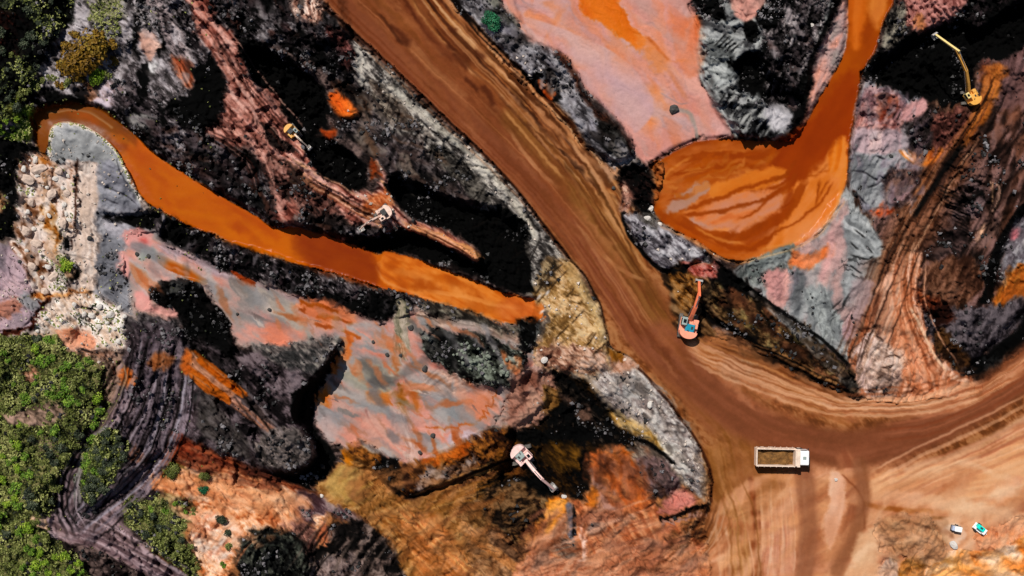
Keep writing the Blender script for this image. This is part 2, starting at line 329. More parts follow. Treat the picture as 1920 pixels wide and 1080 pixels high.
P('192,404 240,386 268,382 250,400 240,404', '3c383e 6c6870 8c8890', 'smooth', warp=2)
P('196,408 250,424 236,440 200,444 190,424', 'a09ca4 c0b8c0', 'smooth', warp=3, op=.6)
# coal bank south of the channel
P('268,378 300,398 352,424 402,444 470,472 602,510 722,546 792,562 764,586 742,604 700,608 650,584 560,558 500,534 440,520 404,504 352,474 302,452 300,430', COAL, 'coal', warp=5)
P('302,402 350,424 396,446 392,476 350,470 304,446', BLK, 'smooth', warp=3)
P('540,548 600,540 660,560 740,560 740,590 700,606 650,584', BLK, 'coal', warp=4)
L('300,400 302,470', 7, '4a4042 9c9094 c8c0c4', 'rub', op=.8); L('403,452 406,492', 5, '6c6668 9a9496', 'rub', op=.7)
# ---- middle: pink flats
PK = '7c7876 9c8a84 b88c82 cc8c7c 9c9490 c89488'
P('240,440 286,432 302,452 350,474 404,506 440,520 500,534 560,558 650,584 700,608 744,594 800,586 880,600 962,632 1004,620 1006,690 962,704 944,760 922,806 902,812 852,832 792,872 770,878 702,852 642,842 600,812 578,762 606,720 650,662 640,640 562,642 480,656 440,640 420,596 400,560 386,530 330,524 282,540 284,572 256,590 240,520 230,482', PK, 'mud', 30, warp=5, name='mud_flat')
MID = '240,440 302,452 404,506 560,558 700,608 800,586 1004,620 1006,690 962,704 922,806 792,872 642,842 578,762 650,662 562,642 440,620 386,530 284,572 240,520'
blots(MID, 60, 'c87c68 cc8c84 98908c 8c8888 a89890 d08878 c4705c', 35, 60, 13, 1, .95, 6)
blots(MID, 45, 'd08c7c dca090 88888a 7c7e80 b89088', 30, 34, 8, 2, .9, 4)
P('236,444 258,436 280,446 276,470 250,470 238,460', 'c07870 d89088 dca098', 'smooth', warp=3)
P('258,440 274,440 276,464 262,466', 'c04c48 d87470', 'smooth', warp=3, soft=5)
P('222,476 250,480 256,510 238,518 222,500', 'd08880 dc9c94', 'smooth', warp=3, soft=5)
P('252,548 290,520 282,572 330,576 334,594 262,588', 'cc8480 d8a094', 'smooth', warp=3)
P('250,464 290,462 300,474 284,490 262,488', '8a9088 b8b4b0', 'smooth', warp=3)
P('302,452 360,476 420,510 560,560 600,590 560,590 460,540 380,504 300,470', '7c6c70 a89098 c4acb0', 'streak', 27, warp=3, sc=.6, op=.85)
P('480,536 520,546 560,570 556,596 600,640 560,640 520,600 470,560 444,540', '787c74 949088 a8988c', 'mud', 35, warp=5, soft=8)
P('486,610 530,600 580,628 560,646 500,648 480,634', 'b07060 d47c60 cc8c80', 'mud', 10, warp=4, soft=8)
P('430,520 470,534 500,560 470,590 440,560 430,540', '8a7c78 a8988c', 'mud', 40, warp=5, soft=8, op=.7)
P('480,640 540,640 620,634 640,640 610,700 590,735 540,760 500,740 470,690', '2c2c2c 5c5654 7c7470 989488', 'rub', warp=6, soft=6, sc=.9)
P('290,478 306,478 352,500 392,525 387,537 340,519 300,498', '903800 a84800 b45400', 'smooth', warp=2, soft=2, name='narrow_pond', rough=.4, amp=.01)
P('296,470 340,486 400,518 410,532 396,530 350,504 300,480', 'c4a098 dcc0b8', 'smooth', warp=2, op=.7)
P('428,506 444,508 484,532 478,538 450,526', '8a3408 b45010', 'smooth', warp=2, soft=2)
P('558,564 590,560 622,566 660,586 664,600 640,606 650,622 606,616 598,600 560,582', 'c06840 d88058 e0a080', 'mud', 10, warp=4)
for a_ in ('565,568 590,572', '600,574 628,582', '596,592 652,602', '598,612 628,620', '644,620 668,630', '566,580 575,582'):
    L(a_, 8, '8a3c04 a84c08 b86418', 'smooth', soft=2.5, warp=3)
P('650,626 672,640 640,694 622,706 612,690 640,658', 'a04c14 c86420 d07840', 'mud', 130, warp=4, soft=4)
P('590,724 614,716 626,744 620,764 586,752', 'b04c04 d07024 dc8c50', 'smooth', warp=5, soft=5)
P('640,680 700,676 760,690 740,734 690,740 640,716', '84847c 9c9484 b8a090', 'mud', 20, warp=6, soft=8)
P('690,734 730,734 736,752 720,768 696,760', 'b46020 d08038', 'smooth', warp=4, soft=6)
P('740,560 764,564 768,600 770,640 756,680 740,676 736,620', '5c5c48 948874 b8a898', 'streak', 88, sc=.5, warp=3, soft=4)
P('734,660 748,662 748,700 736,700', '984000 b45c18', 'smooth', warp=3, soft=3)
P('744,724 760,724 766,760 764,778 748,772', '7c4400 9c5800', 'smooth', warp=3, soft=4); P('768,722 782,724 790,766 780,772 770,750', '9a4c08 b86828', 'smooth', warp=3, soft=4)
L('752,776 772,830 776,872', 26, '98786c c0a094 d0b4a8', sc=.5, op=.7); L('684,768 700,800 724,840', 4, '8c5850', 'smooth', op=.6)
P('600,762 640,768 650,800 630,830 600,812 582,776', '88888c a89c9c c8a8a0', 'mud', 60, warp=4, op=.8, soft=8)
P('700,780 760,800 750,850 700,846 650,836 640,800', 'cc8878 dc9c88', 'mud', 40, warp=6, op=.7, soft=14)
P('800,690 860,700 890,720 870,744 820,740 790,720', 'a88070 d0a490 dcb4a0', 'streak', 330, sc=.5, warp=4, soft=8)
P('818,760 870,752 866,790 836,798 816,780', '7c8084 98908c', 'smooth', warp=6, soft=10)
P('880,730 926,730 930,770 910,796 880,800 870,770', 'c07458 d48464', 'smooth', warp=5, soft=10)
L('800,802 860,798 904,792 924,760 928,734', 5, 'a04808 c06828', 'smooth', warp=4, op=.8)
P('830,820 900,808 900,822 842,838', 'a0a4b8 b8b0bc', 'smooth', warp=3, op=.7)
P('780,586 860,586 900,600 980,624 996,640 940,630 880,614 790,612', '6a5448 a88c7c c4a898', 'streak', 15, sc=.6, warp=4)
P('790,560 860,578 950,608 990,612 1000,624 960,630 880,602 800,588', '201c18 5c564c 8a8474', 'rub', warp=4)
P('960,600 1012,600 1016,624 1006,650 984,664 962,650 976,628', '000000 0a0a0a 3c4040 70746c', 'coal', warp=5)
blots(MID, 70, '6c5c58 7c7470 c4b0a4 a8745c b86844', 40, 24, 3.5, 3, .9, 2)
P('782,614 830,616 880,626 934,634 988,660 990,700 952,728 900,724 850,702 800,670', '040404 141612 3c3e38 70746a a4a89c', 'coal', 30, warp=5, soft=3)
P('850,640 900,640 940,690 930,716 880,700', '0a0c08 3c4036 80887a b4bcac', 'coal', 30, warp=6, soft=8, op=.8)
# ---- black heaps in the pools
P('280,540 300,524 332,530 374,526 388,556 402,570 424,590 440,630 446,680 430,684 398,676 352,644 336,604 330,574 292,570 280,560', BLK + ' 141010', 'coal', warp=3, soft=2)
P('312,534 340,536 338,550 316,550', '3c3c38 6c6c68', 'smooth', warp=3, op=.7)
# ---- dark working bench, lower left
DK = '0a0608 2c2426 4e4246 7a6c70'
P('236,594 332,592 340,640 400,690 442,704 432,650 482,656 520,690 600,700 580,762 592,804 626,842 632,872 592,916 540,906 482,880 440,862 380,852 330,822 302,852 240,902 160,942 130,992 100,1000 114,900 180,800 230,742 242,690', DK, 'rub', warp=6)
P('236,594 330,592 338,620 330,650 300,660 262,640 240,620', '141012 3c3838 5a5454 787070', 'rub', warp=4, sc=.7)
P('160,664 232,664 240,700 220,742 190,780 186,740 200,700', '180e08 5c4a3c 8c7464 b08c7c', 'streak', 130, warp=5, sc=.6)
P('340,630 400,650 446,684 450,720 420,710 380,680 346,660', '000000 0a0808 2a2426 54484c', 'coal', warp=5)
P('340,720 380,722 440,800 480,850 440,862 360,800', '181416 48423e 5c5654', 'rub', warp=5, op=.8)
P('336,718 364,720 372,744 350,756 338,744', '44504c 5c6464', 'smooth', warp=3, soft=5)
P('450,720 500,770 540,826 590,832 560,860 520,830 480,790 440,740', '3c302e 7a6a68 9a8884', 'streak', 42, warp=3, sc=.6, op=.8)
L('286,600 280,680 262,760 220,840 170,900 130,950', 92, '0e080a 3c3034 6c5c62 8c7c82', sc=.55, soft=12, warp=6, op=.85, fade=30, amp=.3)
L('340,690 336,760 306,850 250,920 190,980', 60, '100a0c 443438 74646a 94848a', sc=.55, soft=10, warp=6, op=.85, fade=30, amp=.3)
tracks('282,660 272,720 240,800 180,880 130,960', 7, 70, '080406 6c6064 948a94 0a0608', 3.4)
tracks('330,690 330,760 300,850 230,920 170,980', 9, 80, '080406 6c6064 8c7c88 0a0608 54464c', 3.6)
tracks('200,790 150,850 124,920 136,980', 4, 34, '100a0c 9a8484 7a6468', 3.6)
P('224,704 240,690 256,704 258,724 240,736 226,722', 'a04c10 d87028 e88c48', 'smooth', warp=3)
P('280,672 304,664 318,672 312,690 288,692', '7c3c10 a85818 c07c48', 'smooth', warp=4)
P('344,660 362,660 372,676 356,700 340,700 336,680', '903c08 b85c1c c47c50', 'smooth', warp=3)
L('362,664 400,692 452,736', 15, '8a4408 b86010 c87030', sc=.7, warp=2)
L('352,682 392,716 446,752', 13, '987c78 b89088 c89884', sc=.7, warp=2)
L('356,694 380,728 424,750', 12, '9a4c08 c06820', sc=.7, warp=2)
L('424,744 480,786 560,840', 16, '8c5c44 b48068 887070', sc=.6, warp=2, op=.8, fade=30)
P('234,838 262,834 268,862 252,878 238,864', 'a04c20 d07840 e09468', 'smooth', warp=4)
# heap's cast shadow, painted as a black crescent at its lower right
P('640,640 650,650 622,692 594,730 578,770 592,818 628,838 634,870 604,906 560,916 500,898 500,886 560,882 596,850 588,806 560,796 540,764 556,724 596,694', BLK, 'smooth', warp=3)
P('500,800 560,800 590,840 570,880 500,884 480,850 484,820', '2c2826 5c524e 847874 4a4442', 'rub', warp=5, sc=.8)
# ---- green scrub ground lower left
VG = '10140a 383c1a 64643a 90885c'
P('-300,636 60,634 112,634 124,652 160,664 198,700 190,740 214,760 180,800 132,872 112,900 106,960 80,980 112,1022 160,1052 220,1300 -300,1300', VG, 'veg', warp=8)
P('40,694 70,690 74,716 56,722 44,712', '8c6048 c89478 dcb0a0', 'rub', warp=3)
P('10,770 60,752 120,760 120,790 60,800 10,796', '4a3c30 8c7464 b09080', 'rub', warp=7)
P('64,970 84,966 90,982 76,990 64,984', 'd0a080 ecc8b0', 'smooth', warp=2)
P('60,820 100,812 116,850 80,860', '5c4c3c 94806c', 'rub', warp=7, op=.7)
P('150,880 164,826 200,806 240,820 236,860 204,910 180,938 156,940', VG, 'veg', warp=5)
MAU = '4c3a3c 7c6666 988084 a89498'
L('236,760 180,812 140,868 126,930 134,980', 26, MAU, sc=.5, warp=3, op=.85, name='dirt_track')
L('300,860 240,920 180,960 140,996', 44, MAU, sc=.5, warp=4, op=.9, name='dirt_track')
L('110,990 200,1012 280,1060 400,1130', 44, MAU, sc=.7, warp=4, name='dirt_track')
P('120,960 180,950 240,990 280,1040 220,1040 140,1010 90,990', MAU, 'streak', 35, warp=4, name='dirt_track')
tracks('112,990 200,1014 280,1058 400,1130', 4, 34, '4c3438 b8a4a8', 3, op=.6)
L('146,880 140,920 146,950', 7, '7c8478 8c8c80', 'smooth', op=.8)
P('228,930 260,934 330,928 362,940 370,962 350,990 352,1020 380,1050 400,1110 330,1060 280,1030 240,980', VG, 'veg', warp=7)
# ---- orange beige banks, bottom left
P('270,912 302,880 332,862 402,872 472,886 532,912 602,926 622,972 562,1002 502,992 452,1012 436,1052 400,1140 372,1052 350,1010 372,962 362,938 330,926', 'a85428 d08858 e8a880 f4ccb0', 'rub', warp=7, sc=1.2, amp=.3)
P('362,960 400,960 460,990 440,1040 400,1060 356,1010', 'c88468 e8b498 f8dcc8', 'streak', 320, warp=5, amp=.2)
P('400,876 470,888 540,920 560,960 500,960 430,940', 'd08850 f0a878 f8c8a0', 'rub', warp=7, sc=1.4, amp=.2, op=.8)
P('302,872 336,864 350,880 336,900 308,900', '1c1804 5c4c18 7c6c28', 'veg', warp=5)
P('365,880 396,878 402,900 390,926 372,918', '1c1c0c 4c4828 6c6440', 'veg', warp=5)
P('318,822 360,830 440,862 500,888 560,912 600,926 540,920 470,892 400,878 330,868 300,884', '280a04 6a2c14 a05a38', 'streak', 22, warp=4, sc=.7)
P('320,800 380,850 440,864 400,880 330,850', '300e06 7c2810 a04828', 'rub', warp=4, op=.8)
P('560,920 610,930 650,950 690,980 660,980 600,960 560,980 540,950', '40282c 745c60 94807c', 'rub', warp=5)
P('520,976 568,972 600,1000 590,1080 540,1140 520,1080 540,1020', '5c3c34 9c7064 c08c78', 'rub', warp=5)
P('590,985 616,990 624,1030 604,1034 594,1010', 'a05438 c87c50', 'smooth', warp=3)
P('548,1140 560,1040 590,1036 640,970 700,976 742,1022 790,1100 800,1200 540,1200', '060404 241c1a 54443e 84726a', 'rib', 128, warp=6, sc=1.3, amp=.5)
P('600,1050 680,1040 690,1140 600,1140', '3c2c2c 7c6864 a08c88', 'rub', warp=6, op=.7, sc=.7)
P('446,1004 480,988 530,990 572,1014 588,1060 570,1130 480,1140 440,1070', '040504 171816 34362f 66685c', 'coal', 60, warp=6, sc=.9, soft=5)
# ---- ochre bench
OC = '6c4418 946430 ac7c48 c09058'
P('592,916 640,862 660,842 690,866 706,884 726,916 760,938 800,928 880,904 962,872 1010,862 1000,900 940,930 900,990 960,1060 1010,1200 800,1200 744,1022 690,976 640,950 604,930', OC, 'streak', 145, warp=5, sc=.8)
P('600,910 640,870 690,890 700,930 690,950 640,940', '9c7438 b48c50 c49c60', 'rub', warp=5, op=.8, sc=.7, amp=.1)
P('640,846 656,840 662,850 662,870 644,872', 'a85c04 c47810', 'smooth', warp=3)
P('740,960 800,950 850,1000 880,1060 960,1200 820,1200 780,1060', 'a85c28 cc7c44 dc9464', 'streak', 50, warp=6, sc=.8, op=.8, soft=14)
P('860,930 960,890 1010,900 980,960 920,1000 870,990', '4c3014 7c5830 9c7854', 'rub', warp=6, soft=8)
P('860,980 940,1000 980,1060 1000,1140 900,1140 880,1040', '6c4c34 a07858 b88c6c', 'rub', warp=6, soft=10, op=.8)
L('870,990 920,1030 1000,1090', 20, 'b07038 d89c68', sc=.6, op=.7)
# dark brown scarp
SC_ = '180804 4a2810 7c4a18 a06428'
P('640,846 656,830 676,822 704,836 722,860 748,878 770,874 800,864 840,838 880,824 906,806 960,798 1004,800 1000,850 960,872 900,894 840,916 790,932 762,934 736,920 718,892 694,872 664,862', SC_, 'rub', warp=4, sc=.9)
P('720,856 756,866 752,920 764,934 748,932 716,892 694,876 700,866', BLK, 'coal', warp=4)
P('796,862 846,836 890,828 884,846 836,862 800,880', '8a3c04 b45c14 c87434', 'mud', 155, warp=3)
P('780,890 836,866 900,856 890,880 830,906 776,926', '2c1c18 6c5a54 9a8880', 'rub', warp=4, sc=.7)
L('750,930 800,922 860,898 920,870 960,850', 7, '000000 0a0402', 'smooth', warp=3)
# ---- centre: black pit under the excavator
P('1000,700 1024,692 1062,690 1102,722 1142,762 1196,812 1190,842 1104,848 1110,900 1104,930 1080,944 1060,920 1010,940 960,930 930,910 900,930 890,900 950,872 962,830 940,806 1002,772 1040,752', '000000 0a0502 241404 4a3010', 'coal', warp=5)
P('1016,700 1060,694 1080,720 1120,756 1170,810 1180,836 1090,838 1050,812 1020,790 1046,752', '000000 000000 0a0604 3a3028', 'coal', warp=4)
P('1024,736 1060,742 1110,766 1112,790 1080,790 1090,770 1060,760', '2c1c14 60483c 7c5c4c', 'rub', warp=4, op=.8)
P('970,800 1050,810 1060,840 1020,830 960,840 940,820', BLK, 'coal', warp=4)
P('1010,836 1070,824 1094,850 1080,880 1030,876', '241404 4a3008 6c4810', 'rub', warp=5, soft=6)
P('930,820 980,826 990,880 960,890 930,880', '2c1404 5c3410 7c4c14', 'rub', warp=4)
P('930,900 1000,890 1040,910 1054,930 1010,936 960,926', BLK, 'coal', warp=4)  # shadow under the excavator arm, painted black into the pit
P('1090,840 1108,850 1112,900 1098,930 1086,900', '000000 0a0606', 'coal', warp=3)  # second patch of the arm's shadow, painted near-black
P('940,930 1040,930 1050,960 1010,1010 960,1020 930,980 906,960', '140a06 3c2414 6c4824 8c7454', 'rub', warp=5, sc=.8)
# orange brown ground right of the pit
TN = '8a4420 b0643c c87c50 d89468'
P('1104,846 1192,846 1204,900 1240,962 1300,1002 1330,1040 1340,1200 990,1200 960,1060 1010,1010 1052,960 1080,944 1110,930 1116,890', TN, 'streak', 60, warp=6, sc=1)
P('1110,848 1160,852 1190,846 1194,900 1160,910 1130,890', 'a04808 c46418 d88038', 'rub', warp=5, sc=1.2, amp=.15)
P('1150,880 1200,900 1214,950 1170,960 1140,920', 'b05020 cc7040', 'rub', warp=5, soft=10, sc=1.3, amp=.1)
P('1110,900 1160,910 1170,960 1120,960 1100,930', '84645c a88074 b88c7c', 'rub', warp=5, soft=8, amp=.1)
P('1098,928 1122,916 1130,940 1114,956 1094,952', 'b05410 d87c28', 'smooth', warp=3)
P('1030,940 1050,932 1062,950 1050,976 1020,1000 1004,996 1026,968', 'c06010 e8881c f0a050', 'smooth', warp=3)
L('1064,950 1072,980 1070,1004', 12, '54525c 8c8894', 'smooth', warp=2); L('1076,950 1074,1004', 4, BLK, 'smooth', warp=2)
P('1040,1000 1078,1006 1090,1040 1060,1050 1030,1030', '3c2c24 6c5c50 8c7464', 'rub', warp=4)
P('1100,974 1130,970 1140,990 1120,1006 1102,1000', '6c5448 94786c', 'smooth', warp=4)
L('1090,990 1100,1020 1092,1060', 7, 'd8a088 f0c8b4', 'rub', warp=3)
P('970,1020 1060,1050 1200,1010 1300,1020 1320,1200 960,1200', '9a5c40 bc7c5c d49878', 'streak', 330, warp=6, sc=.8, op=.8)
P('1196,850 1240,850 1272,890 1280,918 1240,930 1206,920 1194,880', '443838 6c5850 7c6464 947c74', 'rub', warp=4)
P('1234,920 1250,930 1220,936 1206,930', '000000 201414', 'smooth', warp=3)
P('1238,950 1256,922 1290,918 1312,944 1280,958 1250,962 1232,972', 'a06050 c07468 c88878', 'mud', 20, warp=3)
L('1240,978 1270,966 1300,954 1328,948', 7, BLK, 'smooth', warp=4, dz=-.4)
L('1302,996 1312,974 1328,950', 8, '000000 1c0c04', 'smooth', warp=4); L('1262,1014 1300,1006 1330,990', 5, '0a0402', 'smooth', warp=4)
P('1244,1000 1290,986 1300,1010 1270,1036 1246,1026', '180804 4c2c14 7c4c28', 'rub', warp=5)
L('1240,984 1290,972 1322,966', 6, '8a6458 a88070', 'smooth', warp=3)
# ---- pale tongue and yellow bank beside the road
P('1000,570 1004,530 1020,500 1046,478 1062,488 1102,540 1130,592 1142,652 1156,690 1120,702 1080,704 1040,694 1002,684 996,650 1034,602 1024,574', '6c4c24 a07c4c c0986c d4b488', 'rub', warp=5, sc=.8, amp=.2)
P('1010,640 1080,650 1140,660 1150,700 1090,704 1040,694 1002,684', '6c4434 a88068 d0ac98', 'rub', warp=5, sc=.8)
P('1000,520 1040,480 1056,500 1030,540 1010,552', '201810 645038 a08c6c', 'rub', warp=4)
L('1088,654 1118,626', 3, '4c3010', 'smooth', op=.8); L('1112,666 1136,646', 3, '4c3010', 'smooth', op=.8)
P('960,694 1040,700 1050,740 1010,800 962,806 944,780 950,720', '6c4030 9c7060 b08874', 'mud', 120, warp=6)
P('1010,720 1050,724 1048,760 1016,780', '6c4814 94703c', 'rub', warp=5, op=.8)
P('1120,700 1170,684 1210,682 1252,732 1302,782 1324,832 1332,900 1326,934 1304,924 1272,890 1246,850 1200,806 1150,764 1116,726', '685c58 948884 b0a6a2 ccc4bc', 'rub', warp=4, sc=.7)
P('1140,664 1180,670 1200,684 1180,700 1140,700', '9c7058 c49c88', 'rub', warp=4)
P('1150,716 1200,712 1220,740 1200,760 1160,750', '948e8c aca8a4', 'smooth', warp=5, soft=8)
P('1134,770 1166,776 1220,802 1262,850 1240,852 1196,812 1160,800', '6c4c18 b08848 c8a878', 'rub', warp=4)
P('1232,820 1262,826 1290,872 1300,906 1276,890 1250,860', '9c9890 c8c4bc d4ccc4', 'rub', warp=4, op=.8)
L('1182,818 1220,832 1262,866', 8, '000000 100804', 'coal', warp=4)
# ---- right block: mud flats, grey fans
P('900,-300 1330,-300 1300,-40 1290,16 1306,44 1314,80 1310,146 1330,182 1362,222 1380,258 1300,266 1244,292 1216,312 1186,284 1182,250 1142,202 1102,170 1072,120 1042,90 992,82 962,50 930,16', 'b88074 d08c80 dc9c8c', 'mud', 50, warp=3, amp=.05, rough=.75, name='mud_flat')
P('930,10 960,0 1000,30 1040,60 1040,90 992,82 960,50', 'b89890 ccaca0', 'mud', 40, warp=5, soft=10, op=.7)
P('1100,80 1200,110 1260,170 1240,200 1180,180 1110,140', 'c89c94 d0a498', 'mud', 45, warp=5, soft=20, op=.7)
P('1040,16 1060,20 1090,50 1084,64 1060,46', 'd87848 dc8c68', 'smooth', warp=3, soft=6)
P('1064,-300 1150,-300 1156,0 1172,28 1190,50 1204,68 1212,96 1196,92 1170,74 1140,50 1110,38 1084,14', 'd46000 dc6800 e07410', 'mud', 55, soft=3, warp=3, amp=.02, rough=.5)
L('1190,70 1232,96 1280,160', 18, 'd87c40 e0946c', 'smooth', op=.7, fade=40, soft=6, warp=4)
L('1214,76 1240,104', 8, 'b85410', 'smooth', soft=3, warp=3, op=.8); L('1250,130 1290,170 1296,186', 5, 'a86048', 'smooth', op=.7, warp=3)
P('1250,20 1290,16 1310,50 1310,140 1280,130 1256,80', 'c87050 dc7c58', 'mud', 80, soft=16, warp=5, op=.8)
P('1286,24 1306,28 1310,70 1300,60', 'c0500c d86020', 'smooth', warp=3, soft=4); P('1294,90 1310,86 1304,116 1294,112', 'b85c20', 'smooth', warp=3, soft=5)
P('1192,168 1208,170 1204,186 1194,184', 'b06428', 'smooth', soft=4, warp=2); P('1176,212 1236,204 1240,226 1220,240 1180,222', 'dc7430 e88450', 'mud', 0, soft=8, warp=4, op=.85)
P('1290,160 1340,190 1372,250 1330,256 1300,220', 'cc7868 e08878', 'mud', 60, soft=8, warp=4, op=.8)
L('1276,205 1292,212 1300,240 1310,256', 6, '98807c a8908c', 'smooth', op=.8); L('1256,160 1288,182 1284,196', 4, 'a88078', 'smooth', op=.7)
L('1310,256 1340,254 1380,258', 4, '8a4840', 'smooth', op=.8)
TOPF = '930,-60 1330,-60 1300,14 1314,80 1310,146 1362,222 1380,258 1300,266 1216,312 1184,256 1102,170 1042,90 962,50'
blots(TOPF, 50, 'd08878 c88c88 d89c8c c89890 cc7c68 b88c84', 45, 60, 16, 4, .8, 9)
blots(TOPF, 26, 'd87c58 d8805c c87858', 55, 60, 8, 5, .9, 4)
blots(TOPF, 30, 'a87870 b08880 9c7c78', 50, 24, 3, 6, .8, 2)
# grey fan
P('1296,-300 1600,-300 1586,0 1562,60 1532,112 1524,180 1502,232 1486,268 1376,256 1362,222 1330,182 1310,146 1316,50 1300,14', '3c3c3e 6a6a6c 848886 a8aca8', 'rib', 12, warp=5, sc=1.2)
P('1312,70 1370,80 1386,120 1376,160 1330,170 1312,130', '4c5454 8c9694 b4bcb8', 'rib', 14, warp=4, op=.8)
P('1336,166 1380,180 1440,200 1480,250 1440,262 1370,250', '0c0c0e 4c4c4e 80807e 9c9c9a', 'rib', 120, warp=4)
P('1348,-60 1436,-60 1440,0 1420,30 1400,40 1366,10', '8a6c64 c08c80 d09c8c', 'mud', 40, warp=4, soft=4)
P('1288,-30 1342,-30 1354,12 1362,34 1344,40 1310,22', BLK, 'smooth', warp=3)
P('1395,42 1414,40 1424,60 1416,80 1398,70', BLK, 'smooth', warp=2); P('1418,28 1430,16 1452,22 1456,46 1438,56 1420,48', BLK, 'smooth', warp=3)
P('1358,114 1378,112 1396,94 1424,90 1430,110 1434,140 1462,152 1484,172 1510,180 1500,222 1474,222 1448,200 1424,184 1400,180 1382,158 1386,132', BLK, 'smooth', warp=4)
P('1432,-300 1600,-300 1560,0 1544,50 1526,100 1520,150 1506,200 1490,240 1462,236 1434,170 1424,90 1440,40', '000000 0a0809 3a3436 7c7474 b8b0b0', 'coal', warp=5, sc=.9)
P('1440,202 1470,192 1486,206 1480,244 1446,236', '6c686a 9c989c b4b0b4', 'smooth', warp=4)
L('1586,-60 1560,40 1538,90 1522,120 1520,170 1502,220 1484,262', 18, BLK, 'smooth', warp=3)
# orange stream and pond
P('1576,8 1592,0 1594,84 1572,124 1532,184 1500,250 1494,262 1520,182 1528,116 1548,68', '908480 b0908c cc9080 d88c70', 'mud', 115, warp=3, sc=.6)
PD = '1592,-300 1720,-300 1682,-4 1662,28 1650,60 1642,94 1620,130 1610,160 1604,212 1590,272 1590,332 1574,392 1544,430 1502,460 1440,476 1394,491 1352,485 1312,452 1272,436 1246,422 1226,398 1224,370 1230,334 1222,312 1250,287 1302,264 1376,260 1486,269 1502,250 1532,190 1572,124 1592,80'
P(PD, '8c3400 9c4000 aa4c00', 'mud', 120, soft=2, warp=2.5, name='slurry_pond', rough=.45, amp=.01)
P('1230,312 1262,290 1310,270 1400,262 1480,272 1440,320 1340,360 1260,400 1236,392', 'a04808 b85c20 c86c30 b06430', 'mud', 160, sc=.5, warp=3, soft=8, op=.6, amp=.01)
P('1500,262 1560,200 1604,130 1600,210 1588,280 1570,330 1500,380 1420,390 1400,340 1460,300', '8c2c00 9a3600', 'mud', 120, soft=14, warp=4, amp=.01)
P('1592,-100 1640,-100 1620,60 1604,100 1594,60', 'cc6010 d87020', 'streak', 90, soft=8, warp=3, op=.8, amp=.01)
P('1626,-100 1680,-100 1660,26 1646,60 1630,30', 'd47830 e08838', 'streak', 100, soft=8, warp=3, op=.8, amp=.01)
P('1540,300 1586,250 1586,340 1568,396 1530,420 1516,400 1540,350', 'd06410 dc7418 e08438', 'streak', 110, soft=5, warp=4, op=.9, amp=.01)
P('1516,300 1590,300 1588,360 1566,412 1500,462 1400,488 1350,484 1290,440 1262,412 1300,372 1380,330 1450,312', 'b85414 cc6c28 d87c3c d88c58', 'mud', 140, sc=.6, soft=12, warp=5, op=.85, amp=.01)
PIN = '1516,310 1580,300 1576,380 1530,440 1440,470 1380,480 1320,450 1290,420 1330,370 1420,326'
blots(PIN, 40, 'd87c34 e08c4c d8845c cc8468 c87c5c e09058', 145, 60, 9, 8, .75, 4, spread=12)
blots(PIN, 34, '8c3400 9a3c00 a44400', 145, 60, 5, 9, .8, 3, spread=14)
blots('1230,318 1290,280 1480,276 1440,310 1340,350 1250,400', 30, 'b05014 c0641c 8c3400 a04004', 165, 40, 6, 10, .6, 4, spread=10)
P('1560,260 1588,250 1588,340 1570,398 1530,430 1520,410 1548,340', 'd06410 dc7418 e08438', 'streak', 105, soft=4, warp=4, op=.9, amp=.01)
L('1506,290 1500,340 1466,400 1420,440 1360,466', 26, '8c3000 9a3a00', sc=.8, soft=8, warp=6, op=.8, fade=50, amp=.01)
L('1250,410 1300,444 1350,468 1420,462 1470,440', 22, '983800 ac4800', sc=.8, soft=7, warp=5, op=.8, fade=40, amp=.01)
for a_ in ('1490,330 1440,356 1400,384 1350,400 1280,404', '1520,350 1480,380 1440,400 1380,410', '1540,310 1524,350 1490,400', '1568,330 1546,372 1510,410 1450,444 1390,474', '1500,430 1460,450 1400,466'):
    L(a_, 5, '842c00 943800', 'smooth', soft=2, warp=6, op=.85, fade=30)
P('1250,386 1262,368 1300,350 1336,346 1330,362 1296,380 1270,396 1252,398', 'a87460 b08478 a08878', 'mud', 150, soft=6, warp=6, amp=.02, op=.8)
P('1290,410 1340,412 1350,424 1330,430 1300,422', 'b07c68 c08c78', 'smooth', soft=4, warp=3)
P('1510,390 1566,400 1540,432 1500,456 1460,466 1480,430', 'd08058 dc9068 e09c7c', 'mud', 140, soft=6, warp=4, op=.8, amp=.02)
L('1240,420 1310,456 1352,486 1394,492 1440,478 1502,462', 3.5, 'c88c50 a87040', 'smooth', op=.7, warp=2)
L('1212,318 1250,288 1300,264 1320,254', 5, '0a0402 281008', 'smooth', warp=3, op=.9, dz=-.4); L('1376,258 1440,262 1486,266', 3.5, '140804', 'smooth', op=.9)
P('1216,316 1250,296 1244,340 1232,380 1218,370 1220,340', '5c3014 9c6030 b87c4c', 'rub', warp=4, op=.8)
# grey and pink silt right of and below the pond
P('1592,330 1606,384 1640,440 1652,500 1640,560 1606,624 1604,690 1562,662 1502,612 1442,562 1402,532 1372,502 1398,494 1446,480 1510,462 1560,412', '5c6062 868c8e a4a4a2 ac9892', 'mud', 60, warp=4, sc=.9, amp=.1)
blots('1592,340 1650,500 1606,690 1502,612 1372,502 1510,462', 60, '70787c 98a0a2 b89c98 c09088 5c6468 a8aaa8', 115, 44, 10, 22, .6, 6)
P('1400,496 1470,480 1480,510 1440,540 1400,530 1380,508', '28302e 586460 8a9488', 'streak', 120, warp=4, sc=.7)
P('1440,520 1476,500 1500,520 1480,560 1456,580 1436,560', 'a87c78 c8948c d0a098', 'mud', 100, soft=6, warp=4)
P('1480,480 1500,492 1540,476 1566,452 1560,480 1530,500 1500,506 1484,496', 'b85818 d46c2c dc8858', 'smooth', soft=4, warp=4)
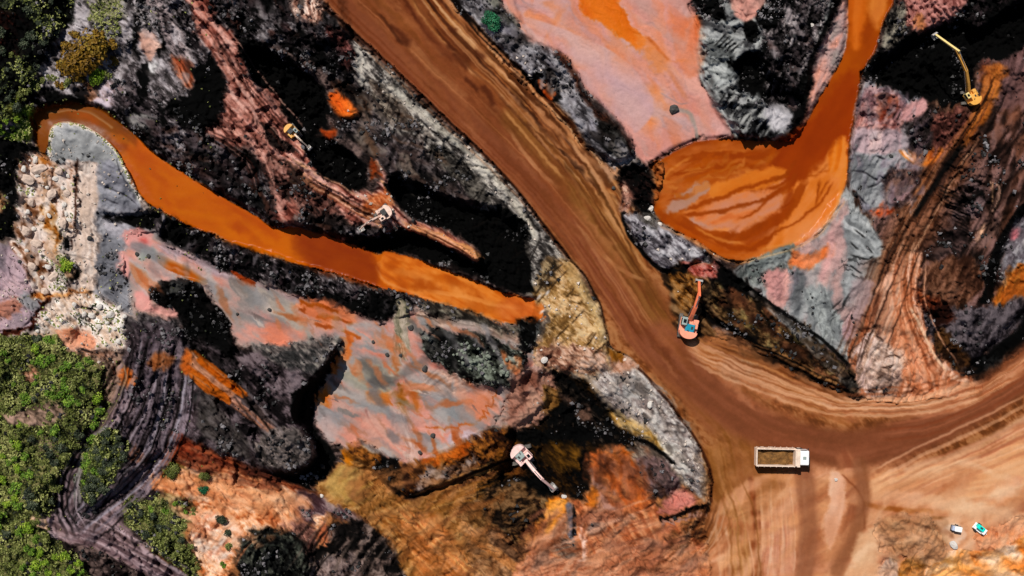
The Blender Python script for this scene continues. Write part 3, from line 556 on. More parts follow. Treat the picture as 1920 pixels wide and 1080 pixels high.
P('1560,420 1600,392 1590,460 1560,520 1540,540 1530,500', 'b88c88 c89c94', 'mud', 110, soft=6, warp=4, op=.8)
P('1500,540 1530,530 1560,560 1590,640 1560,640 1520,600', '646c70 98a4a0 707878', 'streak', 70, soft=6, warp=4)
P('1592,590 1640,520 1646,560 1606,620 1590,640 1576,620', '9c8084 b89498', 'streak', 125, warp=4, sc=.7)
P('1590,360 1620,400 1650,450 1640,480 1600,470 1588,420', '7c8484 a8acac 5c6262', 'streak', 50, warp=3, sc=.6)
for a_ in ('1592,410 1620,440 1644,466', '1580,486 1630,490 1642,476', '1576,498 1610,512 1624,532', '1624,520 1604,545 1580,570', '1560,590 1600,556 1620,540'):
    L(a_, 3, '141414 2c2c30', 'smooth', op=.75, warp=4)
P('1610,160 1642,152 1700,172 1742,184 1732,232 1702,252 1704,290 1742,300 1712,324 1700,380 1662,392 1642,424 1602,352 1590,300 1602,240', '3c3a40 6c6a70 8c888c a89c9c', 'rub', warp=5)
P('1600,230 1620,180 1664,190 1700,196 1736,186 1734,226 1700,240 1660,262 1610,262', '7c4844 b07c74 c8948c', 'rub', warp=5, sc=.9)
P('1640,196 1664,196 1664,232 1640,232', '7c2c14 b05030 c87858', 'rub', warp=4, sc=.8)
P('1604,260 1660,262 1690,290 1660,330 1600,320', '70767a 9a9c9c b09898', 'smooth', warp=5, soft=6)
P('1650,320 1700,312 1716,330 1700,380 1664,386 1652,350', '0a0808 2c2428 54464a', 'rub', warp=5)
P('1600,340 1640,330 1650,380 1630,410', '2c2830 5c5860 84808a', 'rub', warp=4)
P('1626,390 1660,380 1680,388 1678,402 1640,410', 'a83c14 d86838', 'rub', warp=3)
P('1696,270 1740,280 1762,290 1744,312 1712,300', 'a0440c d87c30 e8a880', 'rub', warp=4)
P('1630,410 1690,400 1680,450 1660,470 1640,440', '1c100c 54403c 8c6860', 'rub', warp=4)
# ---- right: red brown bench
RB = '0e0604 34201a 5c4038 80605a'
P('1830,110 1880,112 1920,90 2300,60 2300,600 1960,570 1900,640 1830,700 1780,700 1740,620 1700,540 1700,440 1740,330 1780,270 1820,210', RB, 'rib', 120, warp=8, sc=1.2, soft=6)
blots('1760,200 1900,120 1960,120 1960,540 1880,560 1760,560 1740,420', 60, '7c4c34 8c5840 6c3c20 2c1c14 1c1010 54403c 7a6058', 115, 36, 10, 21, .55, 6)
P('1760,330 1840,330 1850,400 1780,420 1740,400', '040303 2c2020 5c4a4a 7a6464', 'rib', 25, warp=7, soft=8)
P('1720,420 1810,420 1820,470 1760,490 1720,470', '060404 2c2020 54403c', 'rib', 30, warp=6, op=.8, soft=8)
P('1730,490 1830,480 1850,540 1800,580 1740,560', '2c1408 5c3824 8a6048', 'rub', warp=5, op=.8)
P('1860,110 1930,90 1930,200 1870,210 1850,150', '3c2424 644848 7c5c5c', 'rub', warp=5, op=.7)
P('1850,120 1884,118 1870,170 1850,230 1800,280 1770,290 1800,240 1834,200 1846,160', '7c3c0c a86020 c87838', 'streak', 118, warp=4, sc=.6)
P('1836,110 1862,104 1860,140 1846,170 1832,150', '3c201c 744c44', 'rub', warp=3)
L('1830,230 1780,310 1730,400 1690,470 1660,540 1640,620 1632,700', 80, '2c140a 6c3c20 8c5838 a87050', sc=1, warp=8, op=.7, fade=80, name='side_track', soft=26, amp=.1)
L('1812,262 1770,320 1742,360 1718,396', 9, BLK, 'smooth', warp=3, op=.9, fade=14); L('1826,270 1790,316', 3.5, '0a0404', 'smooth', warp=3, op=.8)
tracks('1820,240 1770,320 1720,410 1680,480 1656,560 1640,640', 6, 46, '180a04 c89c7c 2c1408', 3)
L('1856,344 1872,352 1872,376 1862,394', 4, 'c8a088', 'smooth', warp=2, op=.8); L('1858,352 1858,384', 3, 'b8906c', 'smooth', op=.7)
P('1832,432 1846,426 1844,440 1834,446', 'd8a888', 'smooth', warp=1)
P('1800,-300 2300,-300 2300,20 1924,20 1876,60 1830,60 1800,30', '000000 080606 241c1e 40363a', 'coal', warp=6)
P('1620,130 1644,96 1682,76 1722,60 1762,54 1802,30 1834,62 1864,50 1900,20 1940,-20 1980,-20 1960,40 1916,90 1886,112 1866,114 1834,108 1828,150 1824,188 1790,200 1742,190 1702,176 1652,162 1614,156', BLK, 'coal', warp=4)
P('1640,100 1680,80 1700,90 1660,120 1630,150 1620,136', COALD, 'coal', warp=4)
P('1692,-60 1822,-60 1812,0 1790,36 1754,44 1742,62 1702,58 1688,40', '5c2c28 a06c64 c88c84', 'streak', 55, warp=4, sc=.7)
P('1652,60 1664,26 1692,0 1700,50 1690,78 1656,96', '000000 201c1a 6c665c 9c9484', 'coal', warp=4)
P('1710,36 1736,34 1738,56 1714,58', 'a86840 c88c60', 'smooth', warp=3)
P('1690,212 1740,204 1760,196 1764,240 1740,290 1704,290 1696,250', '0a0606 28201e 5c4a4e', 'coal', warp=5)
P('1750,204 1800,200 1826,210 1800,256 1760,300 1744,270', '2c1410 6c4038 9c6858', 'rub', warp=5)
# right edge
L('1940,370 1900,420 1880,450 1862,500 1850,560', 22, BLK, 'coal', warp=4)
P('1886,440 1920,400 2300,380 2300,600 1930,560 1880,560 1876,500', '5c545a 8a868c a09c9c', 'rub', warp=4, sc=1.2)
P('1890,500 1960,488 1960,546 1900,560 1862,580 1856,560 1886,530', 'a85008 d07820', 'rub', warp=4, op=.85)
P('1896,430 1912,424 1908,446 1892,446', 'c07078', 'smooth', warp=2)
P('1740,560 1800,580 1880,566 1930,560 1930,600 1890,640 1840,680 1800,710 1764,690 1740,640 1720,580', '0e0a0c 2c262a 4e464a 6c6266', 'rub', warp=5, soft=6)
P('1700,530 1760,560 1800,590 1770,610 1740,600 1720,570', '1c0804 5c2814 a05830', 'rub', warp=5)
P('1770,610 1790,640 1830,680 1800,706 1766,680 1750,630', '180a04 3c2410 5c3c1c', 'rub', warp=4)
P('1940,560 1920,600 1890,634 1840,664 1820,690 1800,700 1812,716 1842,720 1880,696 1930,664 1990,620', BLK, 'smooth', warp=3)
P('1840,668 1880,670 1880,690 1850,700', '141414 3c4044', 'smooth', warp=4)
# ---- haul road and yards (tan)
RD = '603414 7c461e 945a30 ac7448'
HR = '-60 0'
P('596,-60 612,0 628,24 652,46 702,92 762,147 822,207 872,252 932,312 972,357 1012,412 1042,452 1092,512 1116,552 1132,602 1142,652 1180,667 1212,702 1252,752 1292,802 1316,842 1336,892 1332,942 1318,990 1334,1050 1340,1300 1600,1400 2300,1300 2300,560 2040,570 1924,652 1872,690 1842,720 1800,740 1702,748 1612,746 1562,732 1482,694 1402,650 1352,632 1322,640 1290,630 1254,588 1262,540 1242,502 1192,452 1170,420 1172,388 1160,330 1102,292 1062,234 1012,192 962,142 920,92 866,30 836,0 800,-60', RD, 'rub', soft=2.5, warp=3, amp=.08, name='haul_road')
for s_, n_ in (('1690,468 1736,480 1716,540 1734,606 1764,676 1800,706 1846,720 1806,746 1700,752 1606,750 1592,700 1596,640 1630,580 1656,520', 'ground'),):
    P(s_, '8a4c2c b07050 cc9070 dca890', 'streak', 100, warp=6, soft=5, name='side_track')
P('1604,650 1640,600 1660,640 1700,690 1690,740 1620,742 1600,710', '6c5444 a08478 c4a49c d8c0b4', 'rub', warp=6, soft=6, amp=.25)
P('1700,520 1716,600 1750,690 1790,720 1760,740 1700,740 1680,640 1672,560', 'a8603c c4805c d89878', 'streak', 75, warp=5, soft=6, name='side_track')
P('1640,560 1660,540 1672,600 1650,640 1630,620', '3c1c10 84543c a87860', 'streak', 100, warp=5, soft=5, op=.8)
L('1712,560 1730,620 1762,684 1796,712', 4, 'd8b09c', 'smooth', op=.7, warp=3)
L('640,-60 700,20 790,110 880,190 960,270 1060,380 1140,490 1200,570 1260,640', 90, '6c3a14 864a28 7c4222 98603a', soft=16, warp=3, sc=1.1, op=.9, amp=.12)
L('590,-60 640,10 720,84 820,180 900,252 990,340 1060,420 1120,500 1160,570 1190,630 1260,700 1340,790', 44, '7c4428 82482c 884c30', soft=8, warp=2, sc=1.2, op=.85, amp=.03)
L('760,-60 830,30 930,130 1030,230 1100,310 1160,400 1190,470', 70, '4c200a 8c5024 b07844 c89468', soft=8, warp=4, sc=.7, op=.85, amp=.25)
L('960,220 1060,330 1120,420 1200,530 1250,620 1330,700', 40, '6a4018 784c1c 8c5c2c', soft=12, warp=3, sc=.9, op=.8, amp=.08)
L('740,-20 800,60 860,120', 18, '4c1c0a 7c4020', soft=5, warp=4, op=.7, fade=20); L('840,50 900,120 960,190', 14, '3c1a06 6c3810', soft=4, warp=4, op=.8, fade=20)
tracks('780,-40 860,60 960,160 1060,270 1130,350', 9, 66, '2c1004 c89870 3c1808 d8a880', 3.4, op=.7)
tracks('600,-30 680,50 780,146 880,240 980,336 1060,430 1140,540 1210,650', 7, 60, '6a3010 b87850 a86840', 3.2, op=.45)
tracks('1040,230 1110,330 1180,440 1240,520', 8, 70, 'c08858 4c2408 b07c4c', 3.4, op=.6)
tracks('1080,400 1160,520 1230,640 1330,740 1450,820', 8, 80, 'b88058 5c3010 a86c44', 3.2, op=.5)
L('950,236 990,300 1050,356', 7, 'c0885c d09870', 'smooth', op=.6, fade=30, warp=3); L('1080,420 1150,500 1216,530', 7, 'b88050 c89468', 'smooth', op=.6, fade=30, warp=3)
P('1100,318 1130,310 1172,312 1170,334 1130,336 1102,336', 'a07450 bc8c6c', 'smooth', warp=3, soft=3)
# yard lower right
YD = 'a06040 bc7850 d08c64 dc9c78'
P('1340,900 1400,870 1500,880 1600,870 1700,860 1800,850 1860,820 1940,770 2300,700 2300,1300 1330,1300 1330,1000', YD, 'streak', 335, soft=16, warp=8, sc=1.2, amp=.1)
P('1620,880 1740,870 1860,850 1940,800 1960,920 1900,950 1800,960 1700,950 1630,940', 'c8845c dc9868 e4a87c', 'streak', 345, soft=14, warp=8, sc=1.4, amp=.06)
P('1350,900 1500,900 1520,1000 1500,1200 1350,1200 1380,1000', 'a0603c c07c58 dca07c', 'streak', 85, soft=14, warp=6, sc=.9, amp=.15)
P('1430,960 1470,950 1500,1000 1490,1200 1430,1200', 'c07c60 d89878 e0a888', 'streak', 88, soft=8, warp=5, sc=.8, op=.8)
L('1280,660 1340,740 1400,800 1420,900', 110, '84501e 986034 8c5428', soft=24, warp=5, sc=1.3, op=.8, amp=.05)
L('1340,860 1350,930 1390,980 1400,1100', 50, '7c4818 94602c a87040', soft=16, warp=5, sc=.8, op=.8, amp=.12)
L('1330,1000 1360,960 1420,940', 40, '8c5428 a87044', soft=12, warp=5, sc=.8, op=.6)
L('1240,640 1320,730 1420,800 1540,840 1640,840 1760,800 1860,740 1980,650', 74, '784428 80482c 8a5034', soft=14, warp=4, sc=1.3, op=.95, amp=.03)
L('1300,650 1370,700 1460,740 1560,770 1700,768 1800,760 1880,716 1960,650', 26, 'a05c34 c8845c d89c74 9c5c34', soft=7, warp=4, sc=.6, op=.85, amp=.15)
L('1340,660 1420,680 1500,730 1580,770', 60, '8c4c1c b07040 c48454', soft=14, warp=5, sc=.7, op=.7, amp=.15)
P('1352,680 1380,664 1410,672 1420,700 1380,716 1356,700', '7c583c 9c7c64 a88c78', 'rub', warp=9, soft=12, op=.7, amp=.1, name='haul_road')
L('1330,630 1390,650 1470,690 1560,734 1606,748', 12, '7c4420 a86c48', sc=.6, soft=4, op=.7)
L('1586,860 1612,910 1600,980 1566,1060 1530,1140', 34, '8c4e30 985a3a a06240', soft=7, warp=3, sc=1, op=.95, amp=.05, name='haul_road')
L('1500,880 1516,950 1516,1020 1500,1140', 40, '94563a a0603e ac6c4c', soft=9, warp=3, sc=1, op=.9, amp=.05, name='haul_road')
L('1408,900 1414,980 1414,1100', 10, '5c2408 843c14', soft=4, warp=3, op=.9, sc=.6, amp=.2); L('1424,960 1426,1100', 5, '7c4020', 'smooth', op=.6)
P('1546,880 1576,884 1590,930 1570,1000 1548,1046 1540,1000 1552,940', 'c88460 dc9c74 e8b088', 'streak', 100, soft=6, warp=5, sc=.8, amp=.05)
tracks('1640,800 1740,790 1850,740 1960,660', 4, 60, '7c3818 b46c4c', 4, op=.4)
tracks('1640,930 1760,870 1860,830 1960,780', 9, 90, '9a5434 e8b08c a86040', 4.5, op=.5)
tracks('1360,960 1380,1040 1380,1120', 6, 60, 'e0b090 8c4c28', 3.4, op=.6)
tracks('1230,1100 1300,1040 1350,980 1370,900', 6, 60, 'd89c70 7c4018', 3.4, op=.5)
tracks('1450,900 1460,1000 1450,1100', 5, 60, 'ecc0a0 a05c38', 3.4, op=.5)
P('1640,970 1700,956 1740,962 1760,1000 1780,1040 1760,1060 1700,1056 1656,1040 1636,1010', '7c5438 a07454 b88868', 'rub', warp=9, soft=12, amp=.15, op=.8)
P('1652,1000 1690,1020 1680,1056 1650,1040', '84685a a08674', 'smooth', warp=6, soft=8, op=.7)
L('1622,944 1650,952 1700,956 1746,960', 9, '8c4814 a86424', 'smooth', warp=3, soft=3); L('1728,976 1740,970 1784,972', 6, '74481c', 'smooth', warp=2)
P('1590,1100 1620,1020 1640,990 1650,1030 1640,1200 1580,1200', 'c89068 e8b48c', 'smooth', warp=4, soft=6)
P('1640,1044 1690,1046 1684,1200 1640,1200', '9c8478 bca898', 'rub', warp=4, soft=5)
P('1684,1046 1724,1040 1740,1060 1720,1200 1680,1200', '5c2c00 8c4c04 a06418', 'rub', warp=4, soft=4)
P('1734,980 1790,974 1812,990 1806,1020 1780,1032 1752,1010', 'd0a48c e4bca4 f0ccb0', 'smooth', warp=4, soft=3)
P('1730,1060 1760,1036 1800,1030 1860,1040 1900,1020 1960,990 2300,960 2300,1300 1710,1300', 'd07828 f09848 f8b880 fcd8c0', 'rub', warp=7, sc=1.6, amp=.15)
P('1816,1000 1880,985 1920,960 1960,990 1880,1040 1840,1040', 'a04c1c c8744c d88c60', 'rub', warp=6, sc=1.2)
P('1850,1060 1900,1020 2300,1000 2300,1300 1850,1300', 'f0b898 fcdcc8', 'rub', warp=6, soft=8, sc=1.6, op=.85, amp=.1)
P('1822,1034 1860,1030 1856,1052 1830,1052', 'b84c04 d87020', 'rub', warp=4, sc=.8)
L('1880,970 1920,948 1960,930', 12, 'a06444', 'smooth', soft=4, op=.8)
blots('1340,900 1500,880 1900,860 1960,960 1800,1000 1600,1120 1340,1120', 90, 'd89470 e4a880 b87850 a8643c cc8c60 dc9868', 335, 60, 9, 31, .7, 6)
blots('1300,660 1400,780 1600,800 1800,780 1920,700 1960,640 1900,700 1720,742 1560,740 1400,650', 60, '8c4c28 c07c54 cc8c68 7c4420 a8603c', 25, 50, 6, 32, .4, 5)
blots('620,-40 830,-40 1040,220 1160,400 1260,560 1330,760 1200,660 1000,370 760,140', 110, '7c4020 8c4c24 6c3814 b0744c 9a5c34 5c2c10 a46438', 50, 60, 6, 33, .4, 5, spread=6)
blots('900,60 1040,210 1150,330 1180,430 1090,350 980,240', 50, '3c1c08 5c3010 c89068 b87c50 2c1406', 48, 34, 4, 34, .6, 3, spread=6)
# dark triangular spoil bank beside the orange machine
P('1242,508 1264,488 1296,484 1346,494 1374,530 1442,572 1502,614 1562,664 1604,702 1612,744 1562,728 1482,690 1402,642 1342,602 1330,640 1290,640 1262,604 1250,560', '060301 24160a 54381c 8a6a48', 'rib', 38, warp=6, sc=1.1, amp=.5)
P('1344,496 1376,530 1440,570 1500,612 1560,664 1604,704 1606,740 1540,690 1460,640 1400,590 1346,572 1322,600 1316,560 1330,520', '000000 0c0806 2c2014 70583c', 'coal', warp=4)
P('1342,498 1368,512 1404,540 1420,562 1370,562 1346,546', BLK, 'smooth', warp=3)
L('1340,598 1400,636 1480,690 1560,728 1608,746', 8, BLK, 'smooth', warp=2, soft=2)
P('1254,520 1300,500 1316,540 1300,580 1268,572', '1c0c02 5c3810 8c5c24 a87c4c', 'rub', warp=5, sc=.8)
P('1276,488 1296,484 1300,500 1326,496 1346,496 1342,526 1316,520 1290,512', '5c1c10 a0483c c08078', 'rub', warp=4, sc=.8)
P('1300,640 1340,616 1384,640 1360,650 1330,656', 'a06030 b87c50', 'mud', 30, warp=6, soft=8, op=.7)
# grey bank right of the road
P('1168,396 1200,396 1232,414 1262,430 1294,452 1322,476 1330,492 1300,490 1262,492 1246,510 1222,494 1190,456 1172,424', '3c383c 746e74 9c989c b8b4b8', 'rub', warp=4, sc=.9)
L('1166,392 1170,426 1194,462 1228,498 1256,512 1290,500', 7, BLK, 'smooth', warp=3)
P('1196,384 1230,402 1246,424 1226,424 1200,410', '1c1810 54504a 7c7670', 'rub', warp=4)
P('1150,328 1180,312 1192,300 1222,322 1222,372 1226,400 1200,400 1182,384 1168,376 1160,344', '000000 0c0606 2c1814', 'coal', warp=4)
P('1154,342 1178,342 1186,370 1176,396 1160,392 1166,364', '6c4438 a87c6c d0ac98', 'rub', warp=3, sc=.7)
# grey bank along the top of the road
P('836,-60 870,-60 920,-30 944,30 962,50 992,82 1042,92 1062,112 1082,152 1112,192 1152,222 1186,262 1190,306 1160,316 1112,292 1082,232 1042,190 1012,170 992,150 962,112 922,72 880,30 842,0', '2c282a 646064 8a8689 a8a4a8', 'rub', warp=4, sc=.8)
P('930,-60 940,0 960,26 980,50 960,56 930,20 900,-20 900,-60', '1c1c1a 484844 78766c', 'rub', warp=4, sc=.8)
P('1046,92 1064,112 1084,152 1116,192 1154,226 1186,264 1184,290 1150,252 1110,212 1078,162 1050,116', '0a0402 2c140c 502c1c', 'rub', warp=4, sc=.8)
P('1120,220 1150,226 1176,256 1176,300 1140,290 1120,256', '000000 12100e 3c3a38', 'coal', warp=4)
L('836,-20 880,40 930,90 980,140 1000,156', 11, '000000 140a06', 'smooth', warp=3)
P('990,146 1030,124 1040,140 1056,190 1046,196 1020,182 1000,162', BLK, 'smooth', warp=2)
P('1007,154 1028,146 1046,182 1030,192', 'a83c04 c45414', 'smooth', warp=1.5, soft=1.5)
L('608,14 660,56 712,104 772,160 832,218 880,262 940,322 976,364 1018,420 1046,458 1094,516', 4.5, '140602 280e04', 'smooth', warp=2, op=.9, dz=-.4)  # shade of the berm's drop painted as a dark line along the road
L('1096,518 1118,554 1134,604 1144,660', 5, '2c1404 140802', 'smooth', warp=3, op=.85, dz=-.4)  # berm shade line painted on down the left edge
L('1196,690 1214,706 1256,758 1294,806 1318,844 1336,892 1333,940', 5, '2c1004 3c1808', 'smooth', warp=2, op=.85, dz=-.4)  # lower stretch of the painted edge shade
P('1140,654 1176,664 1166,686 1146,684', '7c4c10 94601c', 'smooth', warp=3)
P('110,482 130,484 132,500 128,532 116,520', '101806 30480c', 'veg', warp=3)
P('128,486 142,490 146,520 136,534 128,520', BLK, 'smooth', warp=2)

free = ~np.isin(OB, [NAMES.index(n) for n in ('slurry_channel', 'slurry_pond', 'narrow_pond', 'haul_road')])
ix = np.arange(NX)[None, :]; iy = np.arange(NY)[:, None]
core = (GX > -40) & (GX < 1960) & (GY > -40) & (GY < 1120)
side = sm(GX + WXn * 200 - 1380, 60)[..., None]
out_ = []; rl_ = []
for a_ in (R(44), R(112)):
    fu = GX * math.cos(a_) + GY * math.sin(a_) + WXn * 30; fv = -GX * math.sin(a_) + GY * math.cos(a_) + WYn * 30
    amp_ = (.55 * vn(fu / 34, fv / 11, 3) + .45 * vn(fu / 22, fv / 5.5, 4) - .5) * 26
    jx = np.clip(np.rint(ix + amp_ * math.cos(a_) / ST).astype(int), 0, NX - 1); jy = np.clip(np.rint(iy + amp_ * math.sin(a_) / ST).astype(int), 0, NY - 1)
    out_.append(np.where((free & core & free[jy, jx])[..., None], COL[jy, jx], COL))
    rl_.append(np.clip(1 - np.abs(.6 * vn(fu / 60, fv / 10, 5) + .4 * vn(fu / 30, fv / 6, 6) - .5) * 9, 0, 1))
COL = out_[0] * (1 - side) + out_[1] * side
rill = rl_[0] * (1 - side[..., 0]) + rl_[1] * side[..., 0]

# ------------------------------------------------------------------ second layer: ruts, seams, edges
def dk(s, w=3.2, c='060303', op=.9, warp=3, dz=-.3): L(s, w, c, 'smooth', soft=1.5, warp=warp, op=op, fade=8, dz=dz)
def lt(s, w=3.2, c='c8a898', op=.8, warp=3, dz=.05): L(s, w, c, 'smooth', soft=1.5, warp=warp, op=op, fade=8, dz=dz)
# sweeping ruts, lower left
P('270,600 330,610 350,660 340,740 310,830 260,900 200,950 150,1000 110,985 140,930 190,880 236,820 262,740 256,660', '2c2428 544850 7c6e76', 'rub', 110, warp=8, soft=14, op=.6, sc=.8)
tracks('290,620 276,700 250,780 200,860 150,920 128,990', 12, 84, '080506 8c8088 0a0607 6c6068', 3.4, op=.95, warp=4)
tracks('330,680 326,750 300,840 250,906 190,950 140,1000', 12, 70, '080506 98909a 0a0607 746870', 3.4, op=.95, warp=4)
tracks('210,780 156,840 124,900 122,960 150,1010', 6, 36, '0a0607 a4949a 0a0607', 3.4, op=.9, warp=4)
tracks('130,985 200,1008 280,1050 380,1110', 6, 40, '3c2c30 b4a0a4 5c484c', 3, op=.7)
tracks('196,664 222,700 170,790 130,850', 6, 44, '140c08 94806c 0c0806', 3.2, op=.8, warp=4)
tracks('430,690 480,760 540,830', 5, 50, '0a0808 6c6468', 3, op=.7)
tracks('300,400 240,520 200,560', 0, 10, '000000')
# orange strips
P('346,664 362,660 380,672 450,734 440,746 420,742 352,700', '8c5c40 b07c60 c49078', 'streak', 42, warp=3, soft=3, sc=.6)
L('374,674 410,706 448,736', 11, '984400 b05808 a85010', sc=.6, soft=2, warp=2); L('352,690 384,712 428,748', 10, 'a04c04 b86010', sc=.6, soft=2, warp=2)
P('344,662 356,660 360,690 350,704 340,694', 'a84808 c87030', 'smooth', warp=3)
P('276,668 310,660 330,668 320,690 288,692', '8c4818 b06c38', 'rub', warp=5, op=.7)
# bottom mound rings
for q_ in range(6):
    e_ = 10 + q_ * 11; dk(' '.join('%.0f,%.0f' % (512 + e_ * 1.05 * math.cos(t_), 1050 + e_ * .85 * math.sin(t_)) for t_ in np.linspace(2.2 + q_ * .3, 6.4 + q_ * .1, 12)), 4, '020302' if q_ % 2 else '3c4038', .7, 5, -.15)
# crevices of white rock heap and cream strip, their shade painted as dark strokes
for s_ in ('148,577 178,577', '174,592 188,584', '190,612 184,626', '202,600 214,612', '224,586 236,578', '216,640 222,628', '230,598 240,590', '160,548 178,546', '170,604 160,596'): dk(s_, 4, '0a0604', .9, 1.5, -.4)
for s_ in ('144,300 143,350 141,420', '112,340 114,380', '100,320 96,350 88,370', '60,368 62,372', '40,370 60,372', '92,470 104,486', '58,440 70,470 76,500', '120,390 126,440', '90,500 100,530'): dk(s_, 3.4, '3c1c0c', .8, 3, -.3)
for s_ in ('100,300 120,360 110,420', '66,320 84,350', '50,420 60,470', '80,520 110,545'): lt(s_, 6, 'f0d8cc', .6, 4)
P('184,300 214,306 246,360 262,384 250,398 190,398 184,440 180,330', '62626a 84848c 9c9ca4', 'streak', 25, warp=4, sc=.8, soft=4, op=.8)
for s_ in ('196,350 230,362 258,384', '192,370 226,384', '216,296 228,330 240,350'): dk(s_, 2.6, '2c2a32', .6, 3, -.1)
for s_ in ('236,490 214,520 190,540', '252,500 232,540', '224,470 204,490', '262,402 300,398'): dk(s_, 3, '3c3c40', .7, 4, -.1)
P('236,432 262,428 286,440 280,466 250,474 232,456', 'c4807c d89890', 'smooth', warp=4, soft=3); P('262,446 276,448 274,462 262,460', 'c84844 d06058', 'smooth', soft=4, warp=2)
# slope beside the haul road: seams running down it
r_ = random.Random(9)
for q_ in range(46):
    f_ = q_ / 45; bxx = 676 + 350 * f_; byy = 120 + 340 * f_ ** 1.25; l_ = r_.uniform(14, 40)
    dk('%.0f,%.0f %.0f,%.0f' % (bxx - r_.uniform(0, 40), byy + r_.uniform(0, 50), bxx - 20 - l_ * .7, byy + 40 + l_), r_.uniform(2.4, 4), '100c0a', r_.uniform(.4, .8), 5, -.25)
for s_ in ('1000,556 1026,520 1058,492', '1006,572 1034,536 1066,506', '1016,520 1044,496', '1096,654 1120,622', '1110,668 1138,642', '1060,560 1082,536', '1070,610 1100,580', '1040,640 1070,606'): dk(s_, 3, '281a0c', .8, 4, -.25)
for s_ in ('1004,566 1016,548', '1020,556 1032,540', '1010,590 1024,578'): lt(s_, 4.5, 'd8d0cc', .9, 3)
P('1056,480 1080,500 1116,560 1134,610 1140,650 1124,640 1100,570 1060,510', 'b08c5c c8a878 dcc090', 'rub', 55, warp=5, soft=5, op=.7, amp=.15)
# upper right grey fan
P('1430,206 1470,196 1486,210 1478,246 1440,240', '908c90 aca8ac bcb8bc', 'smooth', warp=3, soft=4)
L('1316,52 1308,100 1314,146 1336,184 1364,224 1382,256', 7, 'a4aca8 c0c4c0', 'smooth', soft=3, op=.7, warp=3)
for q_ in range(11):
    x_ = 1352 + q_ * 8; y_ = 172 + q_ * 6.5; dk('%d,%d %d,%d' % (x_ + 10, y_, x_ - 6, y_ + 26), 3.2, '101012', .85, 3, -.3)
for q_ in range(5): dk('%d,%d %d,%d' % (1336 + q_ * 7, 90 + q_ * 3, 1362 + q_ * 7, 62 + q_ * 5), 3.6, '08080a', .85, 3, -.3)
P('1392,38 1414,38 1424,60 1416,82 1398,74', BLK, 'smooth', warp=2, soft=2); P('1418,26 1434,14 1456,22 1460,48 1440,58 1420,48', BLK, 'smooth', warp=3, soft=2)
P('1366,6 1420,-10 1424,20 1400,38 1384,34', 'a8786c c48c80 d0a090', 'mud', 45, warp=4, soft=4)
# pink flat
P('1192,170 1222,150 1250,180 1250,216 1226,240 1190,226', 'd87838 e08448 d8886c', 'mud', 80, soft=12, warp=6, op=.7)
L('1206,70 1236,110 1264,150 1290,190', 9, 'c07048 cc8460', 'smooth', soft=4, warp=5, op=.7, fade=20)
L('1270,204 1292,210 1300,232 1308,256', 8, '8c847c a09488', 'smooth', soft=3, warp=4, op=.85); lt('1234,170 1276,196 1290,190', 3, '947c78', .7)
P('1160,130 1210,150 1200,190 1150,170', 'c49490 c89c98', 'smooth', soft=14, warp=8, op=.6)
L('960,10 1010,50 1080,110 1150,190 1200,260', 30, 'd09890 c88c84', 'smooth', soft=12, warp=8, op=.5)
# right of the stream
P('1606,236 1650,240 1692,244 1700,280 1660,294 1604,290 1596,262', 'a08c90 b89ca0 c4a8a4', 'mud', 100, warp=4, soft=5, amp=.05)
P('1594,290 1660,290 1690,300 1660,330 1656,370 1640,400 1610,370 1594,330', '686c74 8c9096 a0a2a6', 'mud', 110, warp=4, soft=5, amp=.05)
for s_ in ('1596,320 1622,322 1650,340', '1622,352 1648,344 1660,330', '1608,364 1626,384', '1640,290 1662,300', '1600,288 1612,270'): dk(s_, 3.2, '1c1a20', .8, 3, -.25)
P('1616,166 1650,160 1690,180 1700,200 1690,226 1650,236 1614,230', '50363a 8c6468 b48c8c c49c98', 'rub', 120, warp=6, soft=4, op=.8)
P('1640,180 1672,176 1686,200 1668,230 1640,226', '6c2410 a04420 c86840', 'rub', 120, warp=6, soft=5, op=.8)
for s_ in ('1672,206 1664,222', '1680,208 1672,226', '1690,206 1680,228'): dk(s_, 3, '0c0404', .9, 1)
P('1690,196 1740,184 1736,214 1700,232 1690,224', 'b07c7c c89894', 'mud', 120, warp=4, soft=4, amp=.1)
L('1690,284 1712,304 1736,306 1756,296 1766,280', 9, 'c46820 e08c40', 'smooth', soft=3, warp=4); lt('1690,276 1700,292 1716,304', 5, 'ecc4b0', .9)
P('1654,322 1700,312 1730,330 1700,376 1668,390 1654,360', '0c0606 2c1c1c 54403c 7c5c50', 'rub', 115, warp=6, soft=5, sc=.8)
P('1830,128 1868,116 1884,128 1870,170 1856,200 1838,216 1826,200 1846,170', '6c3414 9c5820 bc7030', 'rub', 115, warp=8, soft=8, amp=.15, op=.85)
tracks('1870,140 1850,200 1800,270 1750,340 1700,420', 7, 50, '0e0503 a8683c 1c0c06 7c4c30', 3.2, op=.8, warp=4)
L('1806,270 1770,320 1738,366 1712,410', 7, BLK, 'smooth', soft=2, warp=3, op=.9, fade=12)
for q_ in range(12): dk('%d,%d %d,%d' % (1752 + q_ * 4, 346 + q_ * 8, 1800 + q_ * 3, 366 + q_ * 8), 3, '0a0504', .7, 5, -.3)
tracks('1900,330 1860,430 1820,500', 6, 60, '0e0706 7c5c50', 3, op=.7, warp=5)
tracks('1700,430 1670,500 1650,560 1620,640 1600,700', 12, 80, '1c0e08 a87c60 3c2014 c49c84', 3.2, op=.75, warp=4)
tracks('1710,470 1700,560 1730,640 1770,710', 7, 60, '7c4020 d8a080 9c5838', 3.4, op=.7, warp=4)
lt('1706,574 1726,612 1750,664 1776,698', 5, 'e0b494', .9, 2); lt('1776,700 1796,712 1820,716', 8, 'dcac90', .8, 3)  # pale edge highlight painted along the bench rim
